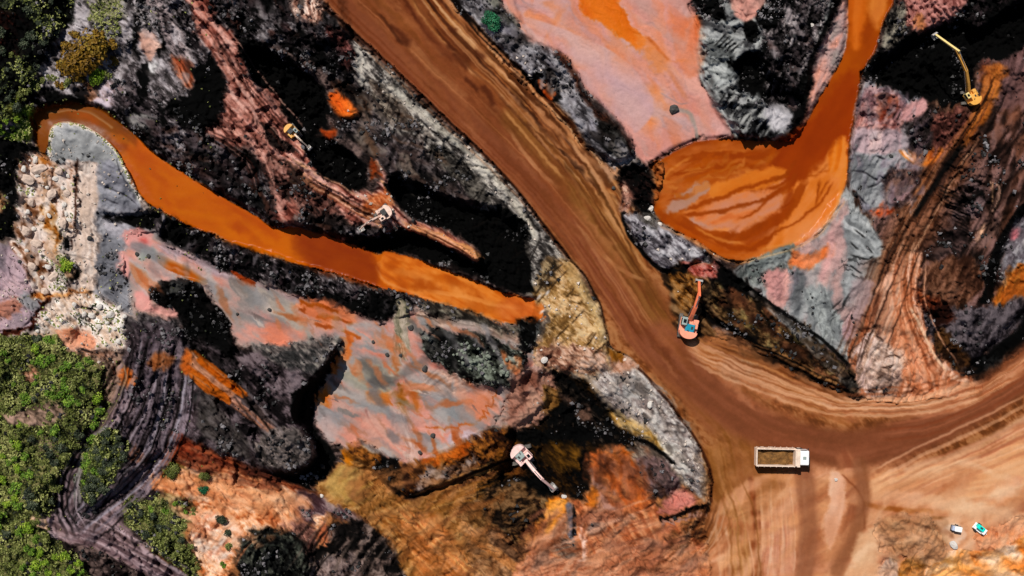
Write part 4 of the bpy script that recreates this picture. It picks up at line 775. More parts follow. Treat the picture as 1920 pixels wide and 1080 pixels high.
P('1630,650 1660,640 1690,660 1700,700 1690,736 1640,736 1620,700', '54403a a08474 c4a494 dcc4b4', 'rub', 30, warp=8, soft=8, op=.7, amp=.2)
for s_ in ('1640,630 1660,640', '1654,672 1676,664 1690,672', '1650,690 1680,684', '1640,712 1660,700'): dk(s_, 3, '2c1810', .8, 3, -.2)
# silt below the pond
P('1396,494 1440,476 1486,450 1488,476 1460,500 1430,520 1404,520', '40504c 6c7c78 94a09c', 'mud', 150, warp=4, soft=4)
P('1424,508 1456,500 1476,520 1466,556 1448,556 1430,530', 'b07c78 cc9490', 'mud', 80, warp=5, soft=7)
P('1484,470 1506,484 1530,476 1560,452 1556,478 1530,498 1504,504 1486,496', 'c05c20 d87038 dc8860', 'smooth', soft=3, warp=4)
L('1560,440 1556,480 1540,520', 12, 'c89490 cc9c98', 'smooth', soft=5, warp=4, op=.85)
P('1478,500 1506,506 1508,560 1500,600 1482,590', '3c4048 5c626a 787e84', 'mud', 90, warp=5, soft=7, op=.8)
P('1584,400 1620,404 1656,450 1652,486 1600,480 1580,440', '6c7276 949c9e b0b4b4', 'rib', 40, warp=4, soft=5, sc=1.4, amp=.15)
for s_ in ('1579,495 1600,500 1618,514', '1620,524 1600,544 1578,572', '1594,478 1630,488 1640,476', '1640,476 1622,460', '1556,584 1580,560', '1600,430 1624,448', '1592,452 1612,470', '1604,556 1624,534', '1376,512 1396,496'): dk(s_, 3, '141416', .85, 3, -.25)
P('1600,520 1640,530 1630,570 1600,610 1590,570', '9c888a b49c9c', 'mud', 125, warp=5, soft=7, op=.7)
# spoil bank
P('1350,520 1400,548 1450,584 1510,626 1560,668 1600,706 1560,716 1480,672 1410,630 1350,590 1330,560', '0a0502 382612 6c5030 a08c5c', 'rub', 40, warp=7, soft=6, sc=.75, amp=.6, op=.9)
dk('1348,500 1400,536 1440,566 1500,606 1560,654 1596,690', 7, BLK, .9, 4, -.3); L('1346,604 1400,634 1480,686 1550,722 1612,744', 9, '000000', 'smooth', soft=2, warp=3, dz=-.5)
P('1346,498 1384,520 1410,548 1392,566 1350,548', BLK, 'coal', warp=4)
P('1376,590 1400,590 1420,612 1400,616', '7c5c34 a89058', 'rub', warp=4); P('1480,612 1500,620 1510,640 1492,640', '6c6034 94885c', 'rub', warp=4)
# bottom centre
tracks('760,960 860,920 960,884', 8, 50, '7c4c14 d0a060 8c5818', 3.2, op=.6, warp=5)
tracks('700,950 760,1000 830,1060 900,1120', 9, 60, '7c4410 e0a868 94541c', 3.4, op=.6, warp=5)
P('600,905 640,868 680,884 704,920 690,944 640,936', '946c30 b08c4c c09858', 'streak', 150, warp=5, soft=6, op=.6, amp=.08)
dk('752,936 800,926 860,900 920,872 980,856', 5, '0a0402', .95, 3, -.4)
P('904,910 960,900 1010,920 1010,960 960,1000 916,980', '080402 2c1c10 5c4024 806040', 'rub', 150, warp=7, soft=8, sc=.8)
for s_ in ('930,960 960,964 990,950', '920,980 960,986 1000,972', '896,940 896,920', '940,1000 980,1000'): dk(s_, 3.4, '140a04', .8, 4, -.25)
P('1100,850 1140,846 1190,852 1200,900 1216,940 1190,960 1150,920 1120,880', '9c4810 c06420 cc7030 b85c28', 'rub', 70, warp=9, soft=9, sc=1.2, amp=.15, op=.8)
P('1106,880 1128,890 1150,930 1170,980 1130,980 1110,940', '8c6458 a87c6c', 'mud', 65, warp=6, soft=8, op=.8)
P('1096,930 1116,908 1124,936 1110,960', 'b05c10 d88028', 'mud', 115, warp=5, soft=5)
P('1040,936 1060,934 1062,952 1044,976 1016,1004 1000,1020 1004,990 1026,962', 'c46410 e48c28 f0a458', 'mud', 125, warp=6, soft=5)
L('1066,950 1072,976 1070,1000', 13, '5c5a64 84808c', 'smooth', warp=3, soft=4); dk('1074,950 1078,980 1074,1008', 5, '020202', .95, 2, -.5)
tracks('1000,1060 1080,1040 1180,1000 1250,976', 10, 90, '7c4830 dca488 94583c', 3.2, op=.65, warp=6)
for s_ in ('1100,1004 1124,1002 1140,984', '1146,1010 1170,990', '1096,972 1112,962 1130,966', '1140,972 1156,960', '1210,954 1230,940', '1244,972 1270,964 1300,956 1326,950', '1300,990 1316,970 1330,952', '1250,1018 1290,1004 1326,996', '1240,1006 1262,1022 1290,1010'): dk(s_, 4, '1c0a04', .85, 4, -.3)
lt('1086,996 1096,1020 1094,1044 1100,1056', 6, 'ecc4b4', .9, 3); lt('1080,1052 1110,1048', 4, 'e0b8a8', .7, 3)
tracks('1334,930 1320,990 1280,1040 1220,1080', 9, 60, '6c3c1c c09070 50280e', 3.2, op=.7, warp=4)
tracks('1360,900 1390,960 1400,1100', 6, 50, '7c4c1c c48c58', 3.2, op=.55, warp=4)
P('1190,860 1236,852 1270,888 1276,916 1236,930 1204,916', '3c3030 6c5450 84686a', 'rub', 60, warp=7, soft=6, op=.7)
# orange bank, bottom left: thin washes
P('276,906 330,884 420,884 520,920 590,936 560,960 470,960 400,930 330,920', 'c47848 e09c70 f0b890', 'mud', 22, warp=7, soft=8, op=.7, amp=.1)
for s_ in ('330,870 400,880 470,900 530,924', '360,950 380,940 400,950', '520,900 560,926', '470,930 480,950', '440,910 470,914'): dk(s_, 3.6, '8c4420', .7, 4, -.2)
tracks('470,980 430,1010 400,1060', 6, 60, 'f8dccc c47850 ffe0d0', 4, op=.7, warp=4)
tracks('640,980 600,1040 570,1100', 9, 110, '060404 6c5c54 0a0605', 3.6, op=.8, warp=4)
tracks('740,1000 700,1050 670,1100', 7, 60, '060404 6c5c54', 3.4, op=.8, warp=4)

# coal benches: rusty washes, seams and ridges
blots('214,160 350,240 480,290 510,400 640,424 720,450 640,450 500,424 370,340 250,250', 60, '3c2c2c 54484c 2c1c1c 6c6064 4c2c20 0a0606', 38, 26, 5, 61, .75, 3)
blots('640,170 720,150 820,250 920,390 800,392 730,330 660,270', 60, '4c3c38 6c605c 2c2220 100c0c 5c4434 84786e', 48, 30, 5, 62, .7, 3)
blots('380,-30 620,-30 660,130 600,120 500,80 440,60', 50, '3c3234 6c6466 8c8484 0a0808 4c2c24 2c2024', 70, 20, 5, 63, .75, 3)
blots('1432,-30 1570,-30 1520,120 1490,230 1440,160', 50, '54484a 7c7072 0a0808 2c2426 9c9294 6c5450', 60, 18, 5, 64, .75, 3)
blots('270,385 400,444 600,510 760,560 700,604 440,518 300,450', 50, '2c2426 4c4448 0a0808 6c6468 3c2c30', 110, 16, 4, 65, .75, 2)
blots('150,-20 300,-20 366,110 350,180 180,190 70,160 100,80', 60, '4a4446 b0a8ac 2c2426 8c8488 14100f c8c0c4', 60, 16, 5, 66, .7, 3)
tracks('380,240 430,262 480,300 500,370', 6, 36, '180806 c89484 3c1a12', 3, op=.75, warp=4)
tracks('400,50 450,130 500,200 560,270', 7, 50, '240c08 cc9c8c 5c2c20', 3, op=.7, warp=5)
tracks('560,320 640,370 720,410', 6, 30, '240c06 d09c7c 6c3418', 3, op=.75, warp=4)
tracks('780,424 840,450 900,490', 4, 18, '3c1408 dca488', 3, op=.8, warp=3)
# pink flat: the orange tongue and its washes
P('1066,-60 1150,-60 1158,6 1178,34 1196,52 1212,76 1214,94 1196,92 1166,72 1140,52 1112,36 1086,10', 'd46000 dc6800', 'mud', 52, warp=6, soft=4, amp=.02)
P('1180,40 1206,60 1236,100 1250,130 1230,128 1200,100 1176,70', 'd87434 dc8450 d88c74', 'mud', 52, warp=8, soft=8, op=.8, amp=.02)
L('1216,72 1234,92 1250,112', 6, 'b45410', 'smooth', soft=3, warp=3, op=.85)
P('1038,14 1056,14 1084,46 1088,62 1064,50', 'd46c40 dc7c50', 'mud', 50, warp=5, soft=7, op=.85)
P('1268,40 1300,26 1314,60 1312,130 1290,140 1262,110', 'c86c44 d47850', 'mud', 80, warp=8, soft=12, op=.75)
blots(TOPF, 26, 'b8949c a88c90 c0a0a0 b49494', 45, 40, 12, 71, .55, 10)
# pond: dark feeder fingers over paler settled silt
P('1450,268 1500,250 1540,190 1604,110 1600,220 1560,270 1530,310 1500,360 1470,340 1440,320', '8a2e00 963600', 'mud', 120, warp=5, soft=10, amp=.01)
P('1486,350 1520,330 1552,320 1580,330 1570,392 1530,428 1470,458 1430,470 1466,420 1490,384', 'cc6818 d87830 dc8444', 'mud', 125, sc=.6, warp=5, soft=5, amp=.01)
P('1300,408 1330,380 1390,360 1450,356 1470,372 1450,400 1400,424 1340,430', 'c86028 d47840 cc7c50 c88060', 'mud', 155, sc=.5, warp=5, soft=5, amp=.01)
P('1330,350 1400,322 1470,310 1480,330 1440,350 1380,362 1330,372', 'cc6818 d47828', 'mud', 155, sc=.5, warp=5, soft=5, amp=.01)
for s_, w_ in (('1500,300 1470,330 1400,352 1320,384 1270,396', 8), ('1500,320 1460,360 1410,384 1340,396 1270,408', 7), ('1510,330 1490,384 1450,420 1380,446 1320,440 1262,408', 17), ('1490,340 1440,370 1420,400 1380,410', 5), ('1566,334 1548,372 1510,404 1460,432 1408,470', 4.5), ('1540,330 1530,370 1524,396', 4), ('1560,330 1540,360 1530,380', 3.5), ('1264,300 1320,290 1400,290 1460,300', 14), ('1250,330 1300,316 1380,310 1440,316', 10), ('1330,440 1370,466 1420,462 1450,444', 9)):
    L(s_, w_, '8c3200 983a00 843000', 'smooth', soft=2.5, warp=7, op=.88, fade=18)
for s_ in ('1580,260 1586,330 1568,396 1536,430', '1300,424 1350,452 1400,456', '1240,344 1262,312 1300,290', '1420,470 1480,456 1520,440'): L(s_, 5, 'd88438', 'smooth', soft=2.5, warp=4, op=.6, fade=14)
P('1250,390 1266,368 1300,350 1334,348 1326,364 1292,382 1268,398', 'a8785c b0806c a07c64', 'mud', 150, warp=4, soft=3, amp=.02)
blots('1230,320 1290,284 1480,272 1440,316 1340,350 1250,396', 40, 'b05c18 c4702c 8c3200 a84800', 160, 22, 4, 72, .7, 2)
L('1240,424 1310,458 1352,488 1394,493 1440,480 1502,464 1552,426 1584,380', 3, 'd8a070', 'smooth', op=.5, warp=3)
# channel: slow eddies
blots('72,215 150,200 250,252 370,343 505,424 540,440 500,474 400,440 300,394 236,310 190,256 110,230 90,270', 34, 'b04800 c86808 a84000 bc5800 c46404', 32, 46, 7, 73, .55, 6, only='slurry_channel')
P('560,432 620,446 700,478 712,500 704,536 640,516 590,502 552,470', '802800 8c3200 963a00', 'mud', 20, soft=14, warp=4, amp=.01)
# haul road: brown bands and side ridges
for s_ in ('724,44 752,60 768,84', '742,66 770,90', '836,80 856,98', '846,98 880,130', '870,140 900,176', '900,160 930,200', '884,90 910,110', '840,50 860,60'): L(s_, 9, '4c200c', 'smooth', soft=4, warp=6, op=.7, fade=8)
for s_, c_ in (('866,40 930,110 1000,190 1060,250', '4c2408'), ('880,40 960,120 1040,220 1100,290', 'c88858'), ('700,20 740,60 760,90', '4c2410'), ('940,200 990,260 1060,340', 'bc8450'), ('1000,240 1080,320 1140,400', '6c3c14'), ('1060,250 1120,330 1160,430', 'c48c60'), ('1090,300 1150,400 1190,480', '54300e'), ('1120,330 1156,400 1176,450', 'b88050')):
    L(s_, 5, c_, 'smooth', soft=2, warp=5, op=.75, fade=20, dz=-.05)
tracks('1290,650 1400,700 1500,740 1600,760 1740,752 1850,716', 10, 50, 'd8a07c 8c5030 e0ac88', 3.6, op=.65, warp=5)
tracks('1330,640 1420,668 1520,714 1600,748', 8, 40, '5c3010 b8804c 703c14', 3.4, op=.6, warp=4)
L('1700,880 1800,850 1900,800 1960,760', 12, 'e0b08c', 'smooth', soft=5, warp=5, op=.5); L('1580,890 1620,930 1620,990', 4, '7c4020', 'smooth', op=.6, warp=3)
L('1612,870 1622,930 1610,990 1570,1070', 26, '84502f 8e5a3c', sc=1, soft=7, warp=4, op=.7, amp=.05); L('1508,880 1516,950 1516,1010 1500,1120', 34, '8a5436 966244', sc=1, soft=8, warp=4, op=.7, amp=.05)
P('1552,884 1576,884 1588,926 1574,990 1552,1040 1544,990 1556,940', 'cc8c68 e0a484 ecb898', 'mud', 100, soft=5, warp=4, amp=.05)
P('1640,968 1700,958 1744,966 1770,1010 1776,1042 1740,1054 1690,1050 1650,1030', '6c4428 8c6448 a88064', 'mud', 60, warp=8, soft=8, op=.8, amp=.1)
P('1600,1010 1640,985 1650,1030 1640,1120 1590,1120', 'd09870 e8bc94', 'mud', 110, warp=5, soft=8, op=.8)
P('1686,1046 1726,1042 1736,1060 1724,1140 1684,1140', '5c3000 884800 9c6010', 'mud', 90, warp=4, soft=4, op=.9)

# last corrections of tone
blots(MID, 70, '8c8a8a 9c9694 7c7a7c 6c686a a8a09c 848284 54504e', 40, 34, 9, 101, .8, 5)
blots(MID, 40, 'b05c2c c06c3c a04c18 c88468', 48, 26, 5, 102, .75, 3)
blots('1640,900 1960,820 1960,1120 1560,1120 1620,1000', 70, 'e8b48c dca07c f0c4a0 d89468 e0a880', 345, 50, 9, 103, .5, 8)
blots('1740,1060 1800,1032 1880,1030 1960,970 1960,1120 1720,1120', 60, 'f0a050 e88838 fcd0a8 ffe4d0 d87020 f0b078', 20, 30, 9, 104, .75, 5)
blots('1350,510 1440,570 1600,700 1600,730 1480,680 1340,590', 50, '4c2814 6c4028 2c140a 8c5c3c 140a04 5c3820', 38, 22, 5, 105, .7, 3)
blots('30,300 140,300 150,560 50,550', 26, 'e8dcd4 f4e8e0 dcc8bc', 80, 16, 9, 106, .7, 2)
blots('930,0 1300,-20 1310,140 1370,250 1220,300 1100,160', 50, 'e08450 d87840 d08870 b8948c c49c98', 50, 40, 8, 107, .5, 7)
P('150,884 162,830 200,804 242,818 240,862 206,912 180,940 154,942', '080a04 20260e 3c4420 54603c', 'veg', warp=6, soft=4)
L('150,940 146,890 160,830 200,800', 5, '8a8480', 'smooth', op=.8, warp=3)
blots('1126,700 1210,684 1300,784 1330,900 1312,930 1250,856 1150,764', 90, '6c625e 84786f 5c5450 988c84 7c6c68 a89a90 4c4440', 50, 13, 4, 81, .8, 2)
blots('1104,848 1192,848 1210,920 1170,960 1120,940', 70, '8c4410 a85420 7c3c18 b8683c 94583c 5c2c14 a87058', 70, 20, 6, 82, .75, 4)
blots('1090,830 1240,830 1260,960 1190,980 1090,940', 40, '3c2014 8c5030 a06840 6c3418', 65, 24, 5, 83, .6, 4)
blots('1340,500 1440,560 1620,720 1600,750 1500,640 1380,530', 60, '14100c 8c8c8c 54504c 3c2c1c 9c9490 241a10 74645c', 40, 20, 5, 84, .75, 3)
blots('1340,600 1480,680 1612,740 1600,756 1460,700 1330,640', 50, '3c2010 8c5c38 a87048 140a04 6c4424', 32, 26, 4, 85, .65, 3)
blots('270,890 520,900 620,950 440,1060 350,1000', 90, 'b07048 d8946c c87c50 e8b490 a05c38 dca47c', 25, 24, 6, 86, .6, 4)
blots('600,880 700,860 1000,870 900,1000 980,1100 780,1100 680,960', 110, '8c5828 a06838 7c4820 b88454 8c5c30 a87044 6c4020 5c3818', 150, 30, 6, 87, .6, 4)
blots('970,960 1100,940 1330,1000 1330,1100 980,1100', 110, '9c6040 b87c58 7c4428 c89070 6c4434 a8684c 8c7060', 335, 30, 6, 88, .65, 4)
blots('1640,960 1790,960 1790,1060 1640,1060', 50, 'b07c54 8c5c3c c08c64 9c7454 d0a078', 20, 22, 6, 89, .6, 5)
blots('320,820 560,900 520,930 330,880', 50, '3c1810 6c3420 945434 a8684c 240c06', 22, 26, 4, 90, .7, 3)
blots('1600,150 1740,170 1740,400 1650,420 1590,330', 80, '6c6a70 9c9498 b09ca0 84707a 4c464c a88488 3c2c30', 115, 18, 5, 91, .6, 3)
blots('30,300 140,300 150,560 50,550', 90, 'c8a894 e8d4c8 b08c70 f0e0d4 8c6444 d8b8a4 a8948c', 80, 16, 5, 92, .7, 2)
blots('1020,90 1190,280 1170,310 1010,170 860,0 900,-20', 70, '84808a 5c585c 3c3434 a09ca4 1c1614 948c88', 48, 18, 5, 93, .6, 3)
P('1066,-100 1150,-100 1158,6 1178,34 1196,52 1214,80 1216,98 1196,92 1166,72 1140,52 1112,36 1086,10', 'cc5c00 d86800 dc7010', 'mud', 52, warp=8, soft=6, amp=.02)
P('1190,60 1210,74 1240,110 1256,140 1232,132 1204,104', 'd47c40 d88c68', 'mud', 52, warp=8, soft=9, op=.8, amp=.02)
blots('960,20 1080,60 1180,110 1240,200 1180,270 1100,160 1040,90', 30, 'c49c98 b8949c cca098 d09890', 45, 50, 14, 111, .6, 12)
# ------------------------------------------------------------------ relief (metres; roads are level 0)
HT('-400,-400 60,-400 130,0 60,150 10,260 -400,300', 2.5, 20)
HT('380,-400 640,-400 640,60 690,130 760,210 860,300 980,410 1010,540 900,520 760,470 640,440 500,410 430,370 330,290 240,220 300,190 370,120 350,40', 1.5, 14)
HT('450,76 560,124 604,150 616,228 600,262 668,290 692,346 672,364 600,332 566,262 534,214 482,158', -3.0, 7)
HT('728,322 850,376 942,388 985,420 996,524 1000,556 902,522 790,482 690,478 650,466 730,436 790,440 880,490 906,490 880,452 800,416 742,378', -2.5, 6)
HL('560,290 640,360 720,400 800,430 905,490', 26, 1.0, 6)
HT('664,80 744,165 842,250 932,316 1004,410 1050,490 1000,560 990,430 900,380 800,290 690,210', 0.6, 10)
HT('617,164 664,194 673,216 650,226 620,204', 1.2, 8, add=True)
HT(CH, -1.5, 6, warp=2.5, grow=6)
HT('70,232 190,240 250,330 290,400 290,560 160,560 60,560 40,320', -1.2, 16, warp=4)
HT('302,402 396,446 392,476 350,470 304,446', -2.6, 6)
HT('180,398 232,404 300,394 302,430 242,422', -2.4, 5, warp=2)
HT('404,450 602,512 760,560 700,604 560,556 440,518', 0.8, 12)
HT('282,542 300,526 374,528 402,572 440,640 430,680 352,644 330,574 290,568', 1.3, 9, warp=3, add=True)
HT('236,596 330,594 346,650 440,700 480,660 636,646 600,706 574,764 580,800 560,880 500,880 440,858 330,816 240,900 140,980 180,800 230,740', 2.0, 10)
HT('470,660 636,642 606,694 560,740 552,790 590,830 592,862 556,890 490,880 460,840 440,780', 6.0, 9, warp=3)
HT('500,800 560,806 580,840 560,874 500,876', 1.2, 14, add=True)
HT('780,612 830,616 900,628 990,664 990,702 950,726 900,724 850,702 800,668', 2.6, 13, add=True)
HT('-400,636 112,634 190,700 180,800 110,900 80,980 160,1052 220,1300 -400,1300', 1.5, 16)
HT('440,1000 500,985 570,1010 590,1060 570,1120 480,1130 440,1060', 3.0, 16, add=True)
HT('640,848 676,822 722,856 752,880 800,864 900,808 1000,800 960,860 860,900 762,930 730,914 694,872', 2.4, 6, warp=3)
HT('1000,700 1062,692 1142,762 1194,820 1110,850 1108,920 1060,930 960,930 930,900 960,840 950,806 1040,752', -2.2, 8)
HT('1196,850 1240,850 1276,900 1240,926 1200,910', 1.8, 12, add=True)
HT('1120,706 1210,684 1300,784 1330,900 1310,926 1250,856 1150,764', 1.2, 8)
HT('1004,560 1050,482 1100,544 1140,650 1150,700 1002,684', 1.2, 10)
HT('1246,506 1340,496 1440,572 1560,664 1608,742 1480,688 1400,640 1340,600 1320,560', 1.6, 7)
HT('1350,500 1376,512 1424,560 1370,566', -1.0, 6)
HT('1170,396 1262,430 1326,480 1300,492 1250,510 1190,456', 1.8, 6)
HT('1152,326 1192,302 1222,322 1224,400 1170,380', -1.6, 6)
HT('842,-80 920,-30 960,52 1044,92 1112,192 1186,262 1180,306 1112,290 1012,168 922,72', 1.6, 6)
HT('900,-400 1330,-400 1300,40 1312,146 1374,256 1216,312 1184,256 1072,120 962,50', -0.6, 6, warp=3)
HT('1316,40 1600,-400 1580,0 1530,112 1486,266 1376,256 1316,146', 1.6, 10)
HT('1380,112 1424,92 1440,140 1510,182 1500,222 1424,184 1382,150', -2.4, 7)
HT(PD, -1.1, 5, warp=2.5, grow=5)
HT('1592,340 1650,500 1606,690 1502,612 1372,502 1510,462', -0.3, 10)
HT('1620,132 1722,62 1802,32 1834,66 1940,-20 1916,90 1830,108 1824,188 1742,190 1652,160', -4.0, 9)
HT('1830,110 2300,60 2300,560 1900,640 1830,700 1740,620 1700,440 1780,270', 1.2, 16)
HT('1940,370 1900,420 1862,500 1850,560 1876,560 1896,500 1950,420', -1.5, 8)
HT('1930,560 1840,664 1800,702 1842,718 1990,620', -1.5, 8)
HT('1640,972 1740,964 1776,1040 1700,1056', 0.8, 10, add=True)
HT('1730,1060 1860,1040 2300,960 2300,1300 1700,1300', -1.2, 10)
# gentle swell everywhere off the roads, and small lumps
offroad = 1 - sm(np.minimum(np.where(OB == NAMES.index('haul_road') if 'haul_road' in NAMES else False, 9., -9.), 9.), 4)
lump = (fbm(GX / 55, GY / 55, 3, 4, .55) - .5)
wet = np.isin(OB, [NAMES.index(n) for n in ('slurry_channel', 'slurry_pond', 'narrow_pond')])
flat = np.isin(OB, [NAMES.index('mud_flat'), NAMES.index('haul_road')])
rdg = .5 - np.abs(fbm(GX / 30, GY / 30, 7, 4, .6) - .5) * 3
rough_ = np.clip(fbm(GX / 120, GY / 120, 2, 2) * 2.4 - .6, 0, 1) * np.clip(1.5 - COL.mean(-1) * 1.9, .15, 1)
Z += np.where(wet, 0, lump * np.where(flat, .4, 3.0) + np.where(flat, 0, rdg * 2.3 * rough_))
Z += np.where(wet, DZ * .3, DZ)
Z -= np.where(free & core & ~flat, rill * .5 * np.clip(fbm(GX / 90, GY / 90, 1, 2) * 2.5 - .6, 0, 1), 0)
Z -= np.where(OB == NAMES.index('mud_flat'), rill * .07, 0)
# beyond the photographed ground: the same waste country going on, with broad hills
far = np.clip((np.maximum(np.maximum(-GX, GX - 1920), np.maximum(-GY, GY - 1080)) - 160) / 500, 0, 1).astype(np.float32)
if far.max() > 0:
    tt = sig(fbm(GX / 900, GY / 900, 4, 5, .6), 6)
    fc = ramp(pal('26301a 4a4a2c 7c5238 a06c48 8c8480'), tt)
    COL = COL * (1 - far[..., None]) + fc * far[..., None]
    Z = Z * (1 - far) + far * ((fbm(GX / 2500, GY / 2500, 2, 4) - .4) * 60 * np.clip((np.hypot(GX - 960, GY - 540) - 1500) / 6000, 0, 1) + 2)
    OB = np.where(far > 0, 0, OB)
def pad(px, py, r, dz=0.):
    z = height_raw(px, py) + dz; sl_ = box(np.array([[px, py]], np.float32), r * 2.2)
    m = sm(r - np.hypot(GX[sl_] - px, GY[sl_] - py), r * .5); Z[sl_] = Z[sl_] * (1 - m) + z * m
def height_raw(px, py):
    i = np.searchsorted(AX, px); j = np.searchsorted(AY, py); return float(Z[j - 8:j + 8, i - 8:i + 8].mean())
for a_ in ((1822, 182, 22), (1293, 605, 26), (980, 855, 26), (547, 247, 15), (716, 400, 18), (1466, 862, 50), (1838, 993, 14), (1794, 993, 12)): pad(*a_)
# ------------------------------------------------------------------ ground meshes
def s2l(c): return np.where(c <= .04045, c / 12.92, ((c + .055) / 1.055) ** 2.4)
gy_ = (COL[..., 1] > COL[..., 0]) & (COL[..., 2] > COL[..., 0] - .01)
mn_ = COL.mean(-1, keepdims=True); COL = np.where(gy_[..., None], mn_ + (COL - mn_) * .35, COL)
mn_ = COL.mean(-1, keepdims=True); COL = np.clip(mn_ + (COL - mn_) * np.where(OB == NAMES.index('haul_road'), .93, np.where(wet, 1., .94))[..., None], 0, 1); COL = np.where(wet[..., None], COL, COL * .72 + .28 * COL * COL * (3 - 2 * COL)) * np.where(OB == NAMES.index('haul_road'), .985, 1)[..., None]
ALB = np.clip(s2l(np.clip(COL, 0, 1)) / KL, .0008, .85).astype(np.float32)
def height(px, py):
    i = min(max(np.searchsorted(AX, px) - 1, 0), NX - 2); j = min(max(np.searchsorted(AY, py) - 1, 0), NY - 2)
    return float(Z[j:j + 2, i:i + 2].mean())
def ground_at(px, py, up=0.0): return W(px, py, height(px, py) + up)
def node_mat(name, rough=.9, col=None, metal=0, bump=0, bscale=3., var=0., vscale=2., spec=.3, coat=0):
    m = bpy.data.materials.new(name); m.use_nodes = True; n = m.node_tree.nodes; l = m.node_tree.links
    b = n['Principled BSDF']; b.inputs['Roughness'].default_value = rough; b.inputs['Metallic'].default_value = metal
    b.inputs['Specular IOR Level'].default_value = spec; b.inputs['Coat Weight'].default_value = coat
    tc = n.new('ShaderNodeTexCoord')
    if col is None:
        a = n.new('ShaderNodeAttribute'); a.attribute_name = 'soil'; src = a.outputs['Color']
    else:
        a = n.new('ShaderNodeRGB'); a.outputs[0].default_value = (*col, 1); src = a.outputs[0]
    if var:
        t = n.new('ShaderNodeTexNoise'); t.inputs['Scale'].default_value = vscale; t.inputs['Detail'].default_value = 5; t.inputs['Roughness'].default_value = .7
        l.new(tc.outputs['Object'], t.inputs['Vector'])
        mr = n.new('ShaderNodeMapRange'); mr.inputs['From Min'].default_value = .3; mr.inputs['From Max'].default_value = .7
        mr.inputs['To Min'].default_value = 1 - var; mr.inputs['To Max'].default_value = 1 + var; l.new(t.outputs[0], mr.inputs[0])
        mx = n.new('ShaderNodeVectorMath'); mx.operation = 'SCALE'; l.new(src, mx.inputs[0]); l.new(mr.outputs[0], mx.inputs['Scale']); src = mx.outputs[0]
    l.new(src, b.inputs['Base Color'])
    if bump:
        t2 = n.new('ShaderNodeTexNoise'); t2.inputs['Scale'].default_value = bscale; t2.inputs['Detail'].default_value = 4
        l.new(tc.outputs['Object'], t2.inputs['Vector'])
        bp = n.new('ShaderNodeBump'); bp.inputs['Strength'].default_value = bump; bp.inputs['Distance'].default_value = .15
        l.new(t2.outputs[0], bp.inputs['Height']); l.new(bp.outputs[0], b.inputs['Normal'])
    return m
MS = {'ground': node_mat('soil_and_coal', .92, bump=.5, bscale=2., var=.18, vscale=1.6, spec=.04),
      'haul_road': node_mat('packed_earth', .95, bump=.3, bscale=1.5, var=.08, vscale=1.2, spec=.05),
      'wet': node_mat('orange_slurry', .3, bump=.12, bscale=.9, var=.05, vscale=.5, spec=.06),
      'mud': node_mat('drying_mud', .6, bump=.25, bscale=2.2, var=.08, vscale=1.4, spec=.06)}
s_ = (PX * (H - Z) / H)
VX = (GX - 960) * s_; VY = -(GY - 540) * s_
V3 = np.stack([VX, VY, Z], -1).reshape(-1, 3).astype(np.float32); CV = ALB.reshape(-1, 3)
idx = np.arange(NX * NY).reshape(NY, NX)
quad = np.stack([idx[:-1, :-1], idx[1:, :-1], idx[1:, 1:], idx[:-1, 1:]], -1).reshape(-1, 4)
lab = OB[:-1, :-1].reshape(-1)
def build_part(name, q, mat):
    used, inv = np.unique(q.ravel(), return_inverse=True)
    me = bpy.data.meshes.new(name); n = len(q)
    me.vertices.add(len(used)); me.vertices.foreach_set('co', V3[used].ravel())
    me.loops.add(n * 4); me.loops.foreach_set('vertex_index', inv.astype(np.int32))
    me.polygons.add(n); me.polygons.foreach_set('loop_start', np.arange(0, n * 4, 4, dtype=np.int32))
    me.polygons.foreach_set('use_smooth', np.ones(n, bool))
    ca = me.color_attributes.new('soil', 'FLOAT_COLOR', 'POINT')
    ca.data.foreach_set('color', np.concatenate([CV[used], np.ones((len(used), 1), np.float32)], 1).ravel())
    me.update(calc_edges=True); me.validate()
    me.materials.append(mat); o = bpy.data.objects.new(name, me); C.objects.link(o); o['kind'] = 'structure'
    return o
for i_, nm in enumerate(NAMES):
    q = quad[lab == i_]
    if len(q):
        mat = MS['wet'] if nm in ('slurry_channel', 'slurry_pond', 'narrow_pond') else MS['mud'] if nm == 'mud_flat' else MS['haul_road'] if nm in ('haul_road', 'side_track', 'dirt_track') else MS['ground']
        build_part(nm, q, mat)
